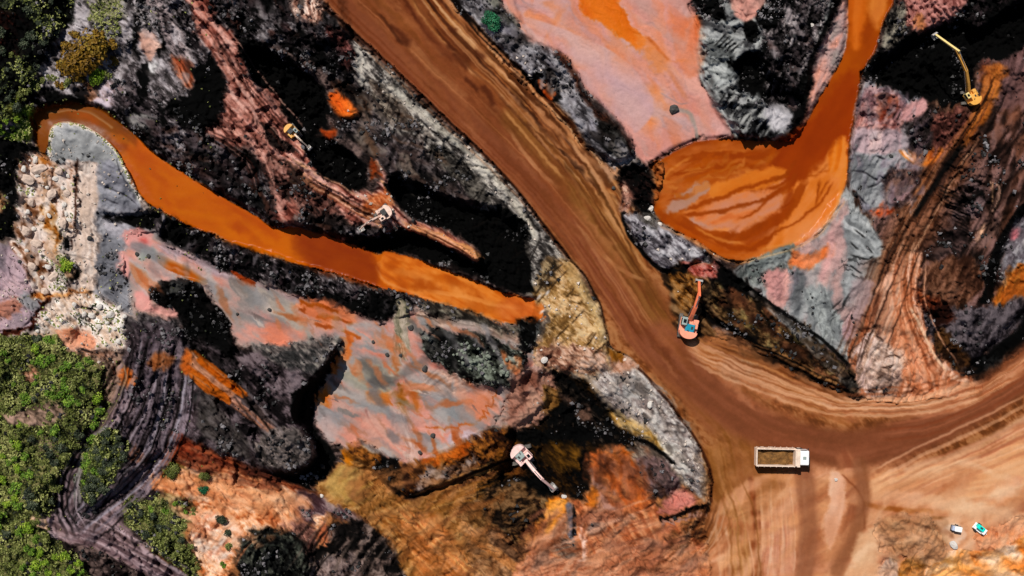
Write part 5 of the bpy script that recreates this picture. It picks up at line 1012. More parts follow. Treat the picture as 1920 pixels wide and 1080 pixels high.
# ------------------------------------------------------------------ things: helpers
def tag(o, label=None, cat=None, group=None, kind=None):
    if label: o['label'] = label
    if cat: o['category'] = cat
    if group: o['group'] = group
    if kind: o['kind'] = kind
    return o
def empty(name, loc, rz, label, cat, group=None):
    o = bpy.data.objects.new(name, None); C.objects.link(o); o.location = loc; o.rotation_euler.z = rz
    return tag(o, label, cat, group)
def link(name, bm, mat, parent=None, smooth=False, loc=None):
    me = bpy.data.meshes.new(name); bm.normal_update(); bm.to_mesh(me); bm.free(); me.materials.append(mat)
    if smooth:
        for p_ in me.polygons: p_.use_smooth = True
    o = bpy.data.objects.new(name, me); C.objects.link(o)
    if parent: o.parent = parent
    if loc is not None: o.location = loc
    return o
def bx(bm, c, s, rz=0, bev=.06, ry=0, taper=None):
    r = bmesh.ops.create_cube(bm, size=1); vs = r['verts']
    for v in vs:
        v.co = Vector((v.co.x * s[0], v.co.y * s[1], v.co.z * s[2]))
        if taper and v.co.z > 0: v.co.x *= taper[0]; v.co.y *= taper[1]
    if bev:
        es = list({e for v in vs for e in v.link_edges})
        g = bmesh.ops.bevel(bm, geom=es, offset=bev, segments=2, profile=.6, affect='EDGES'); vs = list({v for f in g['faces'] for v in f.verts} | {v for v in vs if v.is_valid})
    bmesh.ops.transform(bm, matrix=Matrix.Translation(c) @ Matrix.Rotation(rz, 4, 'Z') @ Matrix.Rotation(ry, 4, 'Y'), verts=vs)
def cyl(bm, a, b, r, n=12, r2=None):
    a = Vector(a); b = Vector(b); dv = b - a
    g = bmesh.ops.create_cone(bm, cap_ends=True, segments=n, radius1=r, radius2=r if r2 is None else r2, depth=dv.length)
    bmesh.ops.transform(bm, matrix=Matrix.Translation((a + b) / 2) @ dv.to_track_quat('Z', 'Y').to_matrix().to_4x4(), verts=g['verts'])
def beam(bm, path, wd, y=0):
    """box girder in the x-z plane: path = [(x, z, depth)], wd = width"""
    rings = []
    for i, (x, z, dp) in enumerate(path):
        a = path[max(i - 1, 0)]; b = path[min(i + 1, len(path) - 1)]
        t = Vector((b[0] - a[0], 0, b[1] - a[1])).normalized(); n = Vector((-t.z, 0, t.x))
        p_ = Vector((x, y, z)); rings.append([bm.verts.new(p_ + n * dp / 2 + Vector((0, wd / 2, 0))), bm.verts.new(p_ + n * dp / 2 - Vector((0, wd / 2, 0))),
                     bm.verts.new(p_ - n * dp / 2 - Vector((0, wd / 2, 0))), bm.verts.new(p_ - n * dp / 2 + Vector((0, wd / 2, 0)))])
    for a, b in zip(rings[:-1], rings[1:]):
        for k in range(4): bm.faces.new([a[k], a[(k + 1) % 4], b[(k + 1) % 4], b[k]])
    bm.faces.new(rings[0][::-1]); bm.faces.new(rings[-1])
def prism(bm, out, y0, y1):
    A = [bm.verts.new((x, y0, z)) for x, z in out]; B = [bm.verts.new((x, y1, z)) for x, z in out]; n = len(out)
    bm.faces.new(A); bm.faces.new(B[::-1])
    for k in range(n): bm.faces.new([A[k], B[k], B[(k + 1) % n], A[(k + 1) % n]][::-1])
NB = bmesh.new
def paint(name, hexc, rough=.45, var=.12, **k):
    c = s2l(np.array([int(hexc[i:i + 2], 16) / 255 for i in (0, 2, 4)])); return node_mat(name, rough, tuple(float(min(v, .82)) for v in c), var=var, vscale=1.4, bump=.05, bscale=4, spec=.4, **k)
M_OR = paint('orange_paint', 'e87850'); M_ORP = paint('dusty_orange_paint', 'e89478'); M_YE = paint('yellow_paint', 'd89c44'); M_YP = paint('pale_yellow_paint', 'd8c07c')
M_WH = paint('white_paint', 'f0ece8'); M_DW = paint('dusty_white_paint', 'dcc4b0', .6, .25); M_DK = paint('dark_steel', '2c2a2a', .6); M_TR = paint('track_steel', '5c5650', .7, .4)
M_BK = paint('worn_bucket_steel', 'b0aca8', .4, .3, metal=.3); M_GL = paint('window_glass', '10181c', .1, 0); M_BL = paint('blue_cover', '188098', .35); M_GR = paint('grey_cover', '8c9894', .5)
M_TY = paint('tyre_rubber', '141414', .85); M_TQ = paint('turquoise_paint', '08d8c8', .3); M_PK = paint('dusty_pink_paint', 'e8c0b8', .6, .2); M_CH = paint('cylinder_steel', 'a8a8a8', .25, 0, metal=.8)
M_DWP = paint('dusty_pinkish_paint', 'd8b8a8', .6, .3)
M_LD = node_mat('load_of_soil', .95, (.16, .075, .02), var=.6, vscale=1.6, bump=.8, bscale=3)
M_RK = node_mat('pale_rock', .85, (.52, .48, .44), var=.25, vscale=1.2, bump=.5, bscale=2); M_RD = node_mat('dark_rock', .9, (.05, .048, .045), var=.5, vscale=2, bump=.5)
M_LP = paint('lamp_glass', 'f0f0e0', .15, 0)

def track_mesh(Ln, wd, h):
    bm = NB(); out = []
    for k in range(9):
        a = math.pi / 2 + math.pi * k / 8; out.append((-Ln / 2 + h / 2 + math.cos(a) * h / 2, h / 2 + math.sin(a) * h / 2))
    for k in range(9):
        a = -math.pi / 2 + math.pi * k / 8; out.append((Ln / 2 - h / 2 + math.cos(a) * h / 2, h / 2 + math.sin(a) * h / 2))
    prism(bm, out, -wd / 2, wd / 2)
    n = int(Ln / .28)
    for k in range(n):
        x = -Ln / 2 + h / 2 + (k + .5) * (Ln - h) / n
        bx(bm, (x, 0, h + .03), (.13, wd * 1.04, .07), bev=0)
    return bm
def excavator(label, px, py, fwd, track_deg, ms, chain, body_mat, arm_mat, cover_mat, cab_mat, bucket_mat=M_BK, beamw=.55, style='round', nm='excavator'):
    """px,py centre of the house roof; fwd = photo direction (dx,dy) of the boom; chain = shoulder, elbow, wrist (x, z) in metres"""
    z0 = height(px, py); g = W(px, py, z0 + 2.4 * ms); rz = math.atan2(-fwd[1], fwd[0])
    T = empty(nm, (g.x, g.y, z0), rz, label, 'excavator', 'excavators at work in the pit')
    T.scale = (ms, ms, ms); tr = R(track_deg)
    for s in (-1, 1):
        o = link('track', track_mesh(4.1, .6, .85), M_TR, T); o.rotation_euler.z = tr
        o.location = (-math.sin(tr) * s * 1.25, math.cos(tr) * s * 1.25, -.05)
        b = NB()
        for k in range(5): cyl(b, (-1.4 + k * .7, s * .31, .42), (-1.4 + k * .7, s * .36, .42), .26, 12)
        link('roller', b, M_DK, o)
    b = NB(); bx(b, (0, 0, .6), (2.4, 1.9, .5), rz=tr); cyl(b, (0, 0, .8), (0, 0, 1.15), .7, 20); link('undercarriage', b, M_DK, T)
    b = NB()
    # turntable deck with the counterweight as a horseshoe at the back
    n = 24; out = []
    wd = 1.5; rear = -2.1
    for k in range(n + 1):
        a = math.pi / 2 + math.pi * k / n; out.append((rear + 1.1 + math.cos(a) * 1.1, math.sin(a) * wd))
    out += [(1.3, -wd), (1.3, wd)]
    def deck(bm, out, za, zb, ins=0):
        A = [bm.verts.new((x, y, za)) for x, y in out]; B = [bm.verts.new((x * (1 - ins), y * (1 - ins), zb)) for x, y in out]; m = len(out)
        bm.faces.new(A[::-1]); bm.faces.new(B)
        for k in range(m): bm.faces.new([A[k], A[(k + 1) % m], B[(k + 1) % m], B[k]])
    deck(b, out, 1.15, 1.45); link('body', b, body_mat, T)
    b = NB(); cw = []
    for k in range(n + 1):
        a = math.pi / 2 + math.pi * k / n; cw.append((rear + 1.15 + math.cos(a) * 1.2, math.sin(a) * wd * 1.02))
    cw += [(-.9, -wd * 1.02), (-.9, wd * 1.02)]
    deck(b, cw, 1.452, 2.55, .03); bmesh.ops.bevel(b, geom=[e for e in b.edges], offset=.05, segments=1, affect='EDGES'); link('counterweight', b, body_mat, T)
    b = NB(); bx(b, (-.35, -.15, 1.95), (1.5, 1.5, 1.0), bev=.1); ec = link('engine_cover', b, cover_mat, T)
    b = NB(); bx(b, (-.2, -.45, 2.475), (.5, .35, .05), bev=.01); link('vent', b, M_DK, ec)
    b = NB(); cyl(b, (-.7, .2, 2.4), (-.7, .2, 2.85), .08, 10); link('exhaust', b, M_DK, ec)
    b = NB(); bx(b, (.5, -1.02, 1.8), (1.5, .85, .7), bev=.08); link('tool_box', b, body_mat, T)
    b = NB(); bx(b, (.72, .98, 2.12), (1.55, .95, 1.32), bev=.12, taper=(.88, .92)); cb = link('cab', b, cab_mat, T)
    b = NB(); bx(b, (.72, .98, 2.79), (.62, .5, .03), bev=.01); bx(b, (1.47, .98, 2.15), (.05, .78, .9), bev=.01, ry=.12); bx(b, (.72, 1.45, 2.25), (1.1, .04, .6), bev=.01); link('window', b, M_GL, cb)
    b = NB()
    for yy in (-1.3, -.75):
        for k in range(2): cyl(b, (-.6 + 1.2 * k, yy, 2.1), (-.6 + 1.2 * k, yy, 2.75), .03, 6)
    cyl(b, (-.6, -1.3, 2.75), (.9, -1.3, 2.75), .03, 6); cyl(b, (-.6, -1.45, 2.75), (-.6, -.75, 2.75), .03, 6); link('handrail', b, M_DK, T)
    (sx, sz), (ex, ez), (wx, wz) = chain
    mx, mz = (sx * .5 + ex * .5), (sz * .5 + ez * .5) + .12 * math.hypot(ex - sx, ez - sz)
    b = NB(); beam(b, [(sx, sz, .45), ((sx + mx) / 2, (sz + mz) / 2 + .1, .7), (mx, mz, .75), ((ex + mx) / 2, (ez + mz) / 2 + .08, .6), (ex, ez, .4)], beamw); bmesh.ops.bevel(b, geom=b.edges[:], offset=.03, segments=1, affect='EDGES'); bo = link('boom', b, arm_mat, T)
    b = NB()
    for s in (-1, 1):
        cyl(b, (sx + .5, s * (beamw / 2 + .12), sz - .35), (mx, s * (beamw / 2 + .12), mz - .1), .09, 10)
    link('hydraulic_cylinder', b, M_CH, bo)
    t = Vector((wx - ex, 0, wz - ez)).normalized()
    b = NB(); beam(b, [(ex - t.x * .7, ez - t.z * .7 + .25, .3), (ex, ez, .62), (ex + (wx - ex) * .4, ez + (wz - ez) * .4, .46), (wx, wz, .28)], beamw * .75); bmesh.ops.bevel(b, geom=b.edges[:], offset=.03, segments=1, affect='EDGES'); ar = link('arm', b, arm_mat if arm_mat is not M_YE else M_YP, T)
    b = NB(); cyl(b, (mx, 0, mz + .45), (ex - t.x * .6, 0, ez - t.z * .6 + .4), .09, 10); link('hydraulic_cylinder', b, M_CH, ar)
    # bucket: an open curved scoop with teeth
    b = NB(); prof = [(0.1, .1), (.35, -.1), (.5, -.5), (.4, -.9), (.1, -1.15), (-.35, -1.2), (-.7, -1.0)]; th = [(x * .88 - .02, z * .9 - .02) for x, z in prof]
    prism(b, [(wx + x, wz + z) for x, z in prof] + [(wx + x, wz + z) for x, z in th[::-1]], -.6, .6)
    for s in (-1, 1): prism(b, [(wx + x, wz + z) for x, z in prof], s * .6 - .03, s * .6 + .03)
    for k in range(5): bx(b, (wx - .82, -.5 + .25 * k, wz - .98), (.26, .1, .1), bev=.02)
    link('bucket', b, bucket_mat, T)
    return T
def reach(px, py, qx, qy, ms):    # metres on the ground between two photo points, in machine units
    return math.hypot(qx - px, qy - py) * PX / ms
excavator('yellow excavator with a long bent boom reaching over the black coal pit at upper right', 1825, 180, (-77, -118), 60, .72, ((.9, 1.5), (11.2, 7.6), (16.6, 3.4)), M_YE, M_YE, M_YE, M_YP, beamw=.6, style='r')
excavator('orange excavator with a blue engine cover beside the haul road under the grey silt bank', 1293, 612, (17, -78), 6, 1., ((1.1, 1.5), (5.6, 4.6), (7.6, 2.2)), M_ORP, M_OR, M_BL, M_GR)
excavator('dusty pale orange excavator with a grey cover on the brown ledge below the pink flat', 978, 856, (64, 66), 58, .95, ((1.1, 1.5), (5.4, 4.0), (8.2, 1.6)), M_PK, M_PK, M_GR, M_PK)
excavator('small yellow excavator on the tracked coal ledge between two black pits', 546, 246, (32, 30), -8, .62, ((1.1, 1.5), (4.4, 3.6), (6.4, 1.4)), M_YE, M_DW, M_DK, M_GR, beamw=.4)
excavator('white and pink excavator on the coal ledge reaching towards the orange channel', 718, 400, (-52, 34), 12, .72, ((1.1, 1.5), (4.6, 3.4), (6.6, .8)), M_DWP, M_DWP, M_DK, M_DWP, beamw=.4)

# ---- tipper truck
def wheel(parent, x, y, r, wd):
    b = NB(); cyl(b, (x, y - wd / 2, r), (x, y + wd / 2, r), r, 22); bmesh.ops.bevel(b, geom=[e for e in b.edges if len(e.link_faces) == 2 and e.calc_face_angle(0) > 1], offset=.05, segments=2, affect='EDGES'); o = link('wheel', b, M_TY, parent)
    b = NB(); s = 1 if y > 0 else -1; cyl(b, (x, y + s * (wd / 2 - .03), r), (x, y + s * (wd / 2 + .02), r), r * .55, 16); link('rim', b, M_DW, o)
z0 = height(1466, 858); g = W(1466, 857, z0 + 2.2)
T = empty('tipper_truck', (g.x, g.y, z0), R(-1), 'white cabbed tipper truck with a dusty bed holding dark soil at the road junction', 'truck')
b = NB(); bx(b, (0, -.45, .9), (8.0, .25, .35), bev=.02); bx(b, (0, .45, .9), (8.0, .25, .35), bev=.02); bx(b, (3.9, 0, .7), (.5, 2.4, .4), bev=.06); bx(b, (2.0, 0, .85), (1.0, 2.2, .5), bev=.05); link('chassis', b, M_DK, T)
for x in (3.2, -1.4, -2.9):
    for y in (-1.15, 1.15): wheel(T, x, y, .58, .5 if x < 0 else .38)
b = NB(); bl, bw = 6.7, 3.0
bx(b, (-1.05, 0, 1.3), (bl - .1, bw - .2, .12), bev=.02)
for s in (-1, 1):
    bx(b, (-1.05, s * (bw / 2 - .09), 2.15), (bl, .17, 1.6), bev=.03)
    for k in range(7): bx(b, (-4.05 + k * 1.0, s * (bw / 2 + .04), 2.1), (.14, .12, 1.5), bev=.02)
bx(b, (-1.05 - bl / 2 + .1, 0, 2.1), (.2, bw - .36, 1.5), bev=.03); bx(b, (-1.05 + bl / 2 - .16, 0, 2.35), (.34, bw - .36, 1.9), bev=.03); bx(b, (2.52, 0, 3.2), (.5, bw * .99, .1), bev=.03)
bed = link('dump_bed', b, M_DW, T)
b = NB(); n = 22; gv = []
for i in range(n + 1):
    row = []
    for j in range(11):
        x = -4.3 + 6.4 * i / n; y = -1.3 + 2.6 * j / 10
        hz = 1.95 + .35 * math.cos((x + 1.1) / 3.4 * 1.4) * math.cos(y / 1.4 * 1.3) + .6 * (mnoise.noise(Vector((x * .8, y * .8, 3))) + .5 * mnoise.noise(Vector((x * 2.3, y * 2.3, 1)))) - .25
        row.append(b.verts.new((x, y, hz)))
    gv.append(row)
for i in range(n):
    for j in range(10): b.faces.new([gv[i][j], gv[i + 1][j], gv[i + 1][j + 1], gv[i][j + 1]])
link('load', b, M_LD, T, True)
b = NB(); bx(b, (3.55, 0, 1.95), (1.75, 2.5, 1.9), bev=.16, taper=(.92, .95)); cab = link('cab', b, M_WH, T)
b = NB(); bx(b, (4.42, 0, 2.3), (.06, 2.1, .8), bev=.02, ry=-.08); bx(b, (3.6, 1.23, 2.35), (1.0, .05, .6), bev=.01); bx(b, (3.6, -1.23, 2.35), (1.0, .05, .6), bev=.01); link('windscreen', b, M_GL, cab)
b = NB(); bx(b, (3.6, 0, 2.93), (.55, .5, .08), bev=.03); link('roof_hatch', b, M_GR, cab)
for s in (-1, 1):
    b = NB(); bx(b, (4.35, s * 1.42, 2.3), (.1, .22, .4), bev=.03); cyl(b, (4.3, s * 1.2, 2.5), (4.35, s * 1.42, 2.5), .025, 6); link('mirror', b, M_DK, cab)
    b = NB(); bx(b, (4.45, s * .95, 1.25), (.06, .35, .2), bev=.02); link('headlight', b, M_LP, cab)

# ---- two small machines on the orange ground, bottom right
z0 = height(1838, 993); g = W(1838, 992, z0 + 1)
T = empty('water_pump', (g.x, g.y, z0), R(-38), 'turquoise and white wheeled pump set on orange earth, lower right', 'pump')
b = NB(); bx(b, (0, 0, .45), (2.0, 1.1, .16), bev=.04); cyl(b, (1.0, 0, .45), (1.7, 0, .4), .06, 8); link('frame', b, M_WH, T)
b = NB(); bx(b, (-.1, .18, .98), (1.35, .75, .9), bev=.14); hd = link('hood', b, M_TQ, T)
b = NB(); bx(b, (-.1, .2, 1.45), (.5, .3, .05), bev=.02); link('vent', b, M_DK, hd)
b = NB(); bx(b, (.85, .05, .85), (.5, 1.05, .62), bev=.1); link('tank', b, M_WH, T)
b = NB(); bx(b, (-.75, -.3, .8), (.4, .5, .5), bev=.08); link('control_box', b, M_WH, T)
for s in (-1, 1): wheel(T, -.2, s * .68, .32, .2)
z0 = height(1795, 993); g = W(1795, 992, z0 + 1)
T = empty('generator', (g.x, g.y, z0), R(-10), 'small white and pale blue generator on pale clay left of the turquoise pump', 'generator')
b = NB(); bx(b, (0, 0, .35), (1.7, .95, .14), bev=.03); link('frame', b, M_DK, T)
b = NB(); bx(b, (.15, 0, .85), (1.2, .85, .85), bev=.1); link('housing', b, M_WH, T)
b = NB(); bx(b, (-.62, .02, .75), (.4, .8, .6), bev=.08); link('fuel_tank', b, paint('pale_blue_paint', 'a0acc4'), T)
for s in (-1, 1): wheel(T, .1, s * .56, .28, .16)

# ---- boulders
def boulder_mesh(name, seed, sub=3):
    bm = NB(); bmesh.ops.create_icosphere(bm, subdivisions=sub, radius=1); r = random.Random(seed); o = Vector((r.random() * 50, r.random() * 50, 0))
    pl = [(Vector((r.gauss(0, 1), r.gauss(0, 1), r.gauss(0, 1))).normalized(), r.uniform(.55, .85)) for _ in range(9)]
    for v in bm.verts:
        for n_, d_ in pl:
            q = v.co.dot(n_)
            if q > d_: v.co -= n_ * (q - d_)
        v.co *= 1 + .12 * mnoise.noise(v.co * 2 + o)
    me = bpy.data.meshes.new(name); bm.to_mesh(me); bm.free(); return me
BM = [boulder_mesh('boulder', k) for k in range(5)]
for m_ in BM: m_.materials.append(M_RK)
BD = [m_.copy() for m_ in BM]
for m_ in BD: m_.materials.clear(); m_.materials.append(M_RD)
def boulder(px, py, r, label, dark=False, group=None, k=0, flat=.7, ang=0, lx=1.):
    o = bpy.data.objects.new('boulder', (BD if dark else BM)[k % 5]); C.objects.link(o)
    o.location = ground_at(px, py, r * PX * flat * .35); o.scale = (r * PX * lx, r * PX, r * PX * flat); o.rotation_euler.z = R(ang)
    return tag(o, label, 'boulder', group)
rr = random.Random(3)
BC_ = [m_.copy() for m_ in BM]; M_CR = node_mat('cream_rock', .9, (.50, .38, .31), var=.35, vscale=1.0, bump=.6, bscale=2)
for m_ in BC_: m_.materials.clear(); m_.materials.append(M_CR)
for k, (x, y, r_) in enumerate(((187, 575, 5), (224, 578, 4.5), (234, 594, 5), (206, 590, 7), (201, 606, 4), (218, 602, 4), (172, 591, 6), (216, 617, 4.5), (222, 641, 5), (158, 590, 5), (196, 596, 4), (228, 610, 4), (70, 621, 4), (86, 597, 4), (140, 572, 4.5), (186, 612, 4))):
    boulder(x, y, r_, 'pale angular boulder in the heap of white rocks beside the grey silt slope', group='pale boulders in the white rock heap', k=k, ang=rr.uniform(0, 180), lx=rr.uniform(1, 1.5), flat=.9)
for k, (x, y, r_) in enumerate(((67, 300, 5), (44, 318, 5), (60, 355, 4), (88, 352, 4), (104, 335, 5), (118, 352, 4), (52, 398, 4.5), (120, 385, 5), (125, 402, 4), (92, 404, 3.5), (130, 412, 4), (64, 430, 5), (70, 330, 4), (128, 330, 4), (50, 470, 4), (90, 500, 5), (78, 520, 4))):
    boulder(x, y, r_, 'pale boulder in the cream rubble strip at the left edge below the channel bend', group='boulders in the cream rubble strip', k=k + 1, ang=rr.uniform(0, 180), lx=rr.uniform(1, 1.6), flat=.8)
for k, (x, y, r_) in enumerate(((52, 336, 9), (74, 318, 10), (110, 322, 8), (96, 366, 9), (60, 380, 8), (126, 362, 7), (48, 432, 9), (70, 458, 8), (118, 420, 8), (78, 410, 7), (60, 500, 9), (100, 520, 8), (84, 548, 8), (130, 440, 6))):
    boulder(x, y, r_, 'large blocky cream rock in the rubble strip at the left edge', group='large rocks in the cream rubble strip', k=k, ang=rr.uniform(0, 180), lx=rr.uniform(1, 1.7), flat=.8).data = BC_[k % 5]
boulder(1219, 759, 5.5, 'single white boulder lying on the pale grey bank left of the haul road', k=1, lx=1.3, ang=80, flat=1)
boulder(1220, 392, 5, 'white boulder at the left tip of the orange pond, upper of two', k=2, lx=1.4, ang=60); boulder(1214, 409, 6, 'larger white boulder just below another at the left tip of the orange pond', k=3, lx=1.4, ang=-40); boulder(1237, 421, 5, 'pinkish white boulder on the lower left shore of the orange pond', k=4)
boulder(1567, 899, 3.6, 'small pale boulder on the tan island between two dirt tracks', k=2); boulder(1788, 1022, 6.5, 'long white rock on the clay apron below the white generator', k=0, lx=1.5, ang=-55, flat=.8)
boulder(1264, 205, 9, 'round dark boulder standing alone on the pink mud flat', True, k=1, flat=.8)
boulder(603, 930, 4, 'pale boulder at the left corner of the ochre ledge', k=4); boulder(796, 691, 6.5, 'dark boulder on the pink flat left of the gravel heap tip', True, k=3); boulder(1522, 47, 4, 'single pale boulder on the black strip left of the orange stream', k=2)
boulder(1057, 932, 6, 'pale grey rock where the dusty orange excavator digs', k=2, flat=.6); boulder(1021, 675, 6, 'white boulder at the foot of the yellow bank', k=0, ang=40, lx=1.3)
for k, (x, y, r_) in enumerate(((726, 665, 4), (770, 614, 5.5), (812, 817, 5), (787, 849, 4.5), (168, 447, 5), (257, 476, 4), (279, 480, 4.5), (37, 491, 4), (505, 581, 4), (445, 589, 3), (751, 666, 3.5), (700, 641, 3.5), (1150, 353, 4))):
    boulder(x, y, r_, 'small dark boulder lying loose on the pale mud', True, group='loose dark boulders on pale mud', k=k, ang=rr.uniform(0, 180), flat=.9)
BG_ = [m_.copy() for m_ in BM]; M_GG = node_mat('grey_green_rock', .9, (.17, .19, .15), var=.5, vscale=1.5, bump=.5)
for m_ in BG_: m_.materials.clear(); m_.materials.append(M_GG)
for k in range(44):
    a = rr.uniform(0, 6.28); q = math.sqrt(rr.random()); u, v = q * math.cos(a) * 62, q * math.sin(a) * 26
    x = 902 + u * .93 - v * .3; y = 674 + u * .33 + v
    boulder(x, y, rr.uniform(2.2, 4.2), 'grey green block on the dark gravel heap below the channel end', group='blocks on the gravel heap', k=k, flat=.9, ang=rr.uniform(0, 180)).data = BG_[k % 5]

# ---- loose rubble: far too many pieces to count
def rubble(name, n, test, mat, r0, r1, seed, label):
    r = np.random.RandomState(seed); base = np.array([[1, 0, 0], [-1, 0, 0], [0, 1, 0], [0, -1, 0], [0, 0, 1], [0, 0, -1], [.6, .6, .5], [-.6, .5, .6]], np.float32)
    oct_ = np.array([[0, 2, 4], [2, 1, 4], [1, 3, 4], [3, 0, 4], [2, 0, 5], [1, 2, 5], [3, 1, 5], [0, 3, 5]])
    V = []; F = []; c = 0; tries = 0
    while c < n and tries < n * 40:
        tries += 1; x = r.uniform(-40, 1960); y = r.uniform(-40, 1120)
        i = np.searchsorted(AX, x); j = np.searchsorted(AY, y)
        if not test(i, j, x, y, r): continue
        s = r0 + (r1 - r0) * r.rand() ** 2.5
        A = r.normal(size=(3, 3)); A, _ = np.linalg.qr(A); vv = (base[:6] * (s * r.uniform(.6, 1.2, size=(6, 1)))) @ A.T.astype(np.float32)
        p_ = W(x, y, float(Z[j, i]) + s * .2); V.append(vv + np.array(p_)); F.append(oct_ + 6 * c); c += 1
    if not c: return
    me = bpy.data.meshes.new(name); me.from_pydata(np.concatenate(V).tolist(), [], np.concatenate(F).tolist()); me.materials.append(mat)
    o = bpy.data.objects.new(name, me); C.objects.link(o); tag(o, label, 'rubble', kind='stuff')
LUM = COL.mean(-1); SAT = COL.max(-1) - COL.min(-1); CLN = fbm(GX / 26, GY / 26, 2, 3)
RI = NAMES.index
dry = ~np.isin(OB, [RI(n) for n in ('slurry_channel', 'slurry_pond', 'narrow_pond', 'haul_road', 'mud_flat', 'dirt_track', 'side_track')])
M_RG = node_mat('grey_rubble', .9, (.13, .12, .125), var=.7, vscale=.3); M_RM = node_mat('coal_lumps', .6, (.016, .015, .015), var=.6, vscale=.3, spec=.3)
M_RC = node_mat('cream_rubble', .9, (.50, .42, .36), var=.4, vscale=.3)
CL2 = fbm(GX / 60, GY / 60, 6, 2)
rubble('grey_rubble', 2300, lambda i, j, x, y, r: dry[j, i] and .01 < LUM[j, i] < .45 and SAT[j, i] < .12 and (CLN[j, i] - .55) * 7 * max(0, (CL2[j, i] - .4) * 5) + .004 + (.04 if LUM[j, i] > .12 else 0) > r.rand() and not (x < 240 and y > 640), M_RG, .1, .5, 1, 'loose grey stones strewn over the coal and waste slopes')
rubble('coal_lumps', 3600, lambda i, j, x, y, r: dry[j, i] and LUM[j, i] < .55 and SAT[j, i] < .2 and (CLN[j, i] - .5) * 6 * max(0, (CL2[j, i] - .35) * 4) + .04 > r.rand(), M_RM, .1, .55, 2, 'loose black coal lumps scattered over the benches')
rubble('cream_rubble', 700, lambda i, j, x, y, r: dry[j, i] and .45 < LUM[j, i] and ((x < 250 and 260 < y < 680) or (1000 < x < 1340 and 460 < y < 920) or (640 < x < 1060 and 80 < y < 520)), M_RC, .1, .38, 3, 'loose cream stones on the pale banks')

# ---- trees and shrubs
def leaf_mat(name, a, b_, c_):
    m = bpy.data.materials.new(name); m.use_nodes = True; n = m.node_tree.nodes; l = m.node_tree.links; b = n['Principled BSDF']; b.inputs['Roughness'].default_value = .6; b.inputs['Specular IOR Level'].default_value = .15
    at = n.new('ShaderNodeAttribute'); at.attribute_name = 'leaf'; cr = n.new('ShaderNodeValToRGB'); l.new(at.outputs['Fac'], cr.inputs[0]); l.new(cr.outputs[0], b.inputs['Base Color'])
    e = cr.color_ramp.elements; e[0].color = (*a, 1); e[1].color = (*c_, 1); k = e.new(.5); k.color = (*b_, 1)
    return m
LM = {'green': leaf_mat('green_leaves', (.006, .022, .003), (.09, .18, .014), (.32, .44, .06)), 'olive': leaf_mat('olive_leaves', (.010, .014, .004), (.11, .13, .025), (.33, .34, .11)),
      'dark': leaf_mat('dark_leaves', (.004, .007, .004), (.03, .042, .022), (.15, .17, .10)), 'ochre': leaf_mat('ochre_leaves', (.07, .035, .003), (.19, .10, .008), (.26, .20, .03)),
      'lime': leaf_mat('bright_leaves', (.02, .05, .004), (.17, .28, .015), (.40, .48, .06)), 'emerald': leaf_mat('emerald_leaves', (.004, .03, .012), (.008, .10, .04), (.05, .22, .10))}
M_BARK = node_mat('bark', .9, (.10, .07, .05), var=.3)
def crown_mesh(name, kind, n, ls, seed, squash=.6):
    r = np.random.RandomState(seed); k = r.randint(7, 11)
    cl = r.normal(size=(k, 3)); cl /= np.linalg.norm(cl, axis=1)[:, None]; cl *= r.uniform(.25, .62, (k, 1)); cl[:, 2] = np.abs(cl[:, 2]) * .8; cr_ = r.uniform(.26, .46, k)
    q = r.randint(0, k, n); dv = r.normal(size=(n, 3)); dv /= np.linalg.norm(dv, axis=1)[:, None]
    rad = cr_[q][:, None] * r.uniform(.55, 1.05, (n, 1)); c = cl[q] + dv * rad; c[:, 2] = c[:, 2] * squash + .1
    a = r.normal(size=(n, 3)) + dv * .0; a /= np.linalg.norm(a, axis=1)[:, None]; nn = dv + r.normal(size=(n, 3)) * .6 + np.array([0, 0, .5]); b_ = np.cross(nn, a); b_ /= np.linalg.norm(b_, axis=1)[:, None]; a = np.cross(b_, nn); a /= np.linalg.norm(a, axis=1)[:, None]
    s = ls * r.uniform(.6, 1.3, (n, 1)); V = np.stack([c - a * s, c + b_ * s * .7, c + a * s, c - b_ * s * .7], 1).reshape(-1, 3)
    me = bpy.data.meshes.new(name); me.from_pydata(V.tolist(), [], np.arange(n * 4).reshape(-1, 4).tolist())
    at = me.attributes.new('leaf', 'FLOAT', 'POINT'); tone = np.clip(r.rand(k)[q] * .55 + r.rand(n) * .45, 0, 1); at.data.foreach_set('value', np.repeat(tone, 4).astype(np.float32))
    me.materials.append(LM[kind]); return me
def trunk_mesh(seed):
    bm = NB(); r = random.Random(seed); cyl(bm, (0, 0, -.35), (0, 0, .25), .07, 8, .045)
    for k in range(5):
        a = r.random() * 6.28; cyl(bm, (0, 0, .12 + .02 * k), (math.cos(a) * .38, math.sin(a) * .38, .3 + .1 * r.random()), .035, 6, .01)
    me = bpy.data.meshes.new('trunk'); bm.to_mesh(me); bm.free(); me.materials.append(M_BARK); return me
TK = [trunk_mesh(k) for k in range(3)]
SM = {k: [crown_mesh('crown', k, 420, .105, 10 * i + len(k)) for i in range(4)] for k in LM}
BG = {k: crown_mesh('crown', k, 2600, .052, 77 + len(k), .62) for k in LM}
def bush(name, px, py, r_, kind, label, cat='shrub', group=None, big=False, i=0, hgt=1., sx=1., ang=None):
    o = empty(name, ground_at(px, py, r_ * PX * .1), rr.uniform(0, 6.28) if ang is None else R(ang), label, cat, group); s = r_ * PX; o.scale = (s * sx, s, s * hgt)
    c = bpy.data.objects.new('crown', BG[kind] if big else SM[kind][i % 4]); C.objects.link(c); c.parent = o
    t = bpy.data.objects.new('trunk', TK[i % 3]); C.objects.link(t); t.parent = o
    return o
bush('broad_tree', 165, 106, 62, 'ochre', 'broad ochre crowned tree with yellowing leaves on grey ground at upper left', 'tree', big=True, hgt=.9)
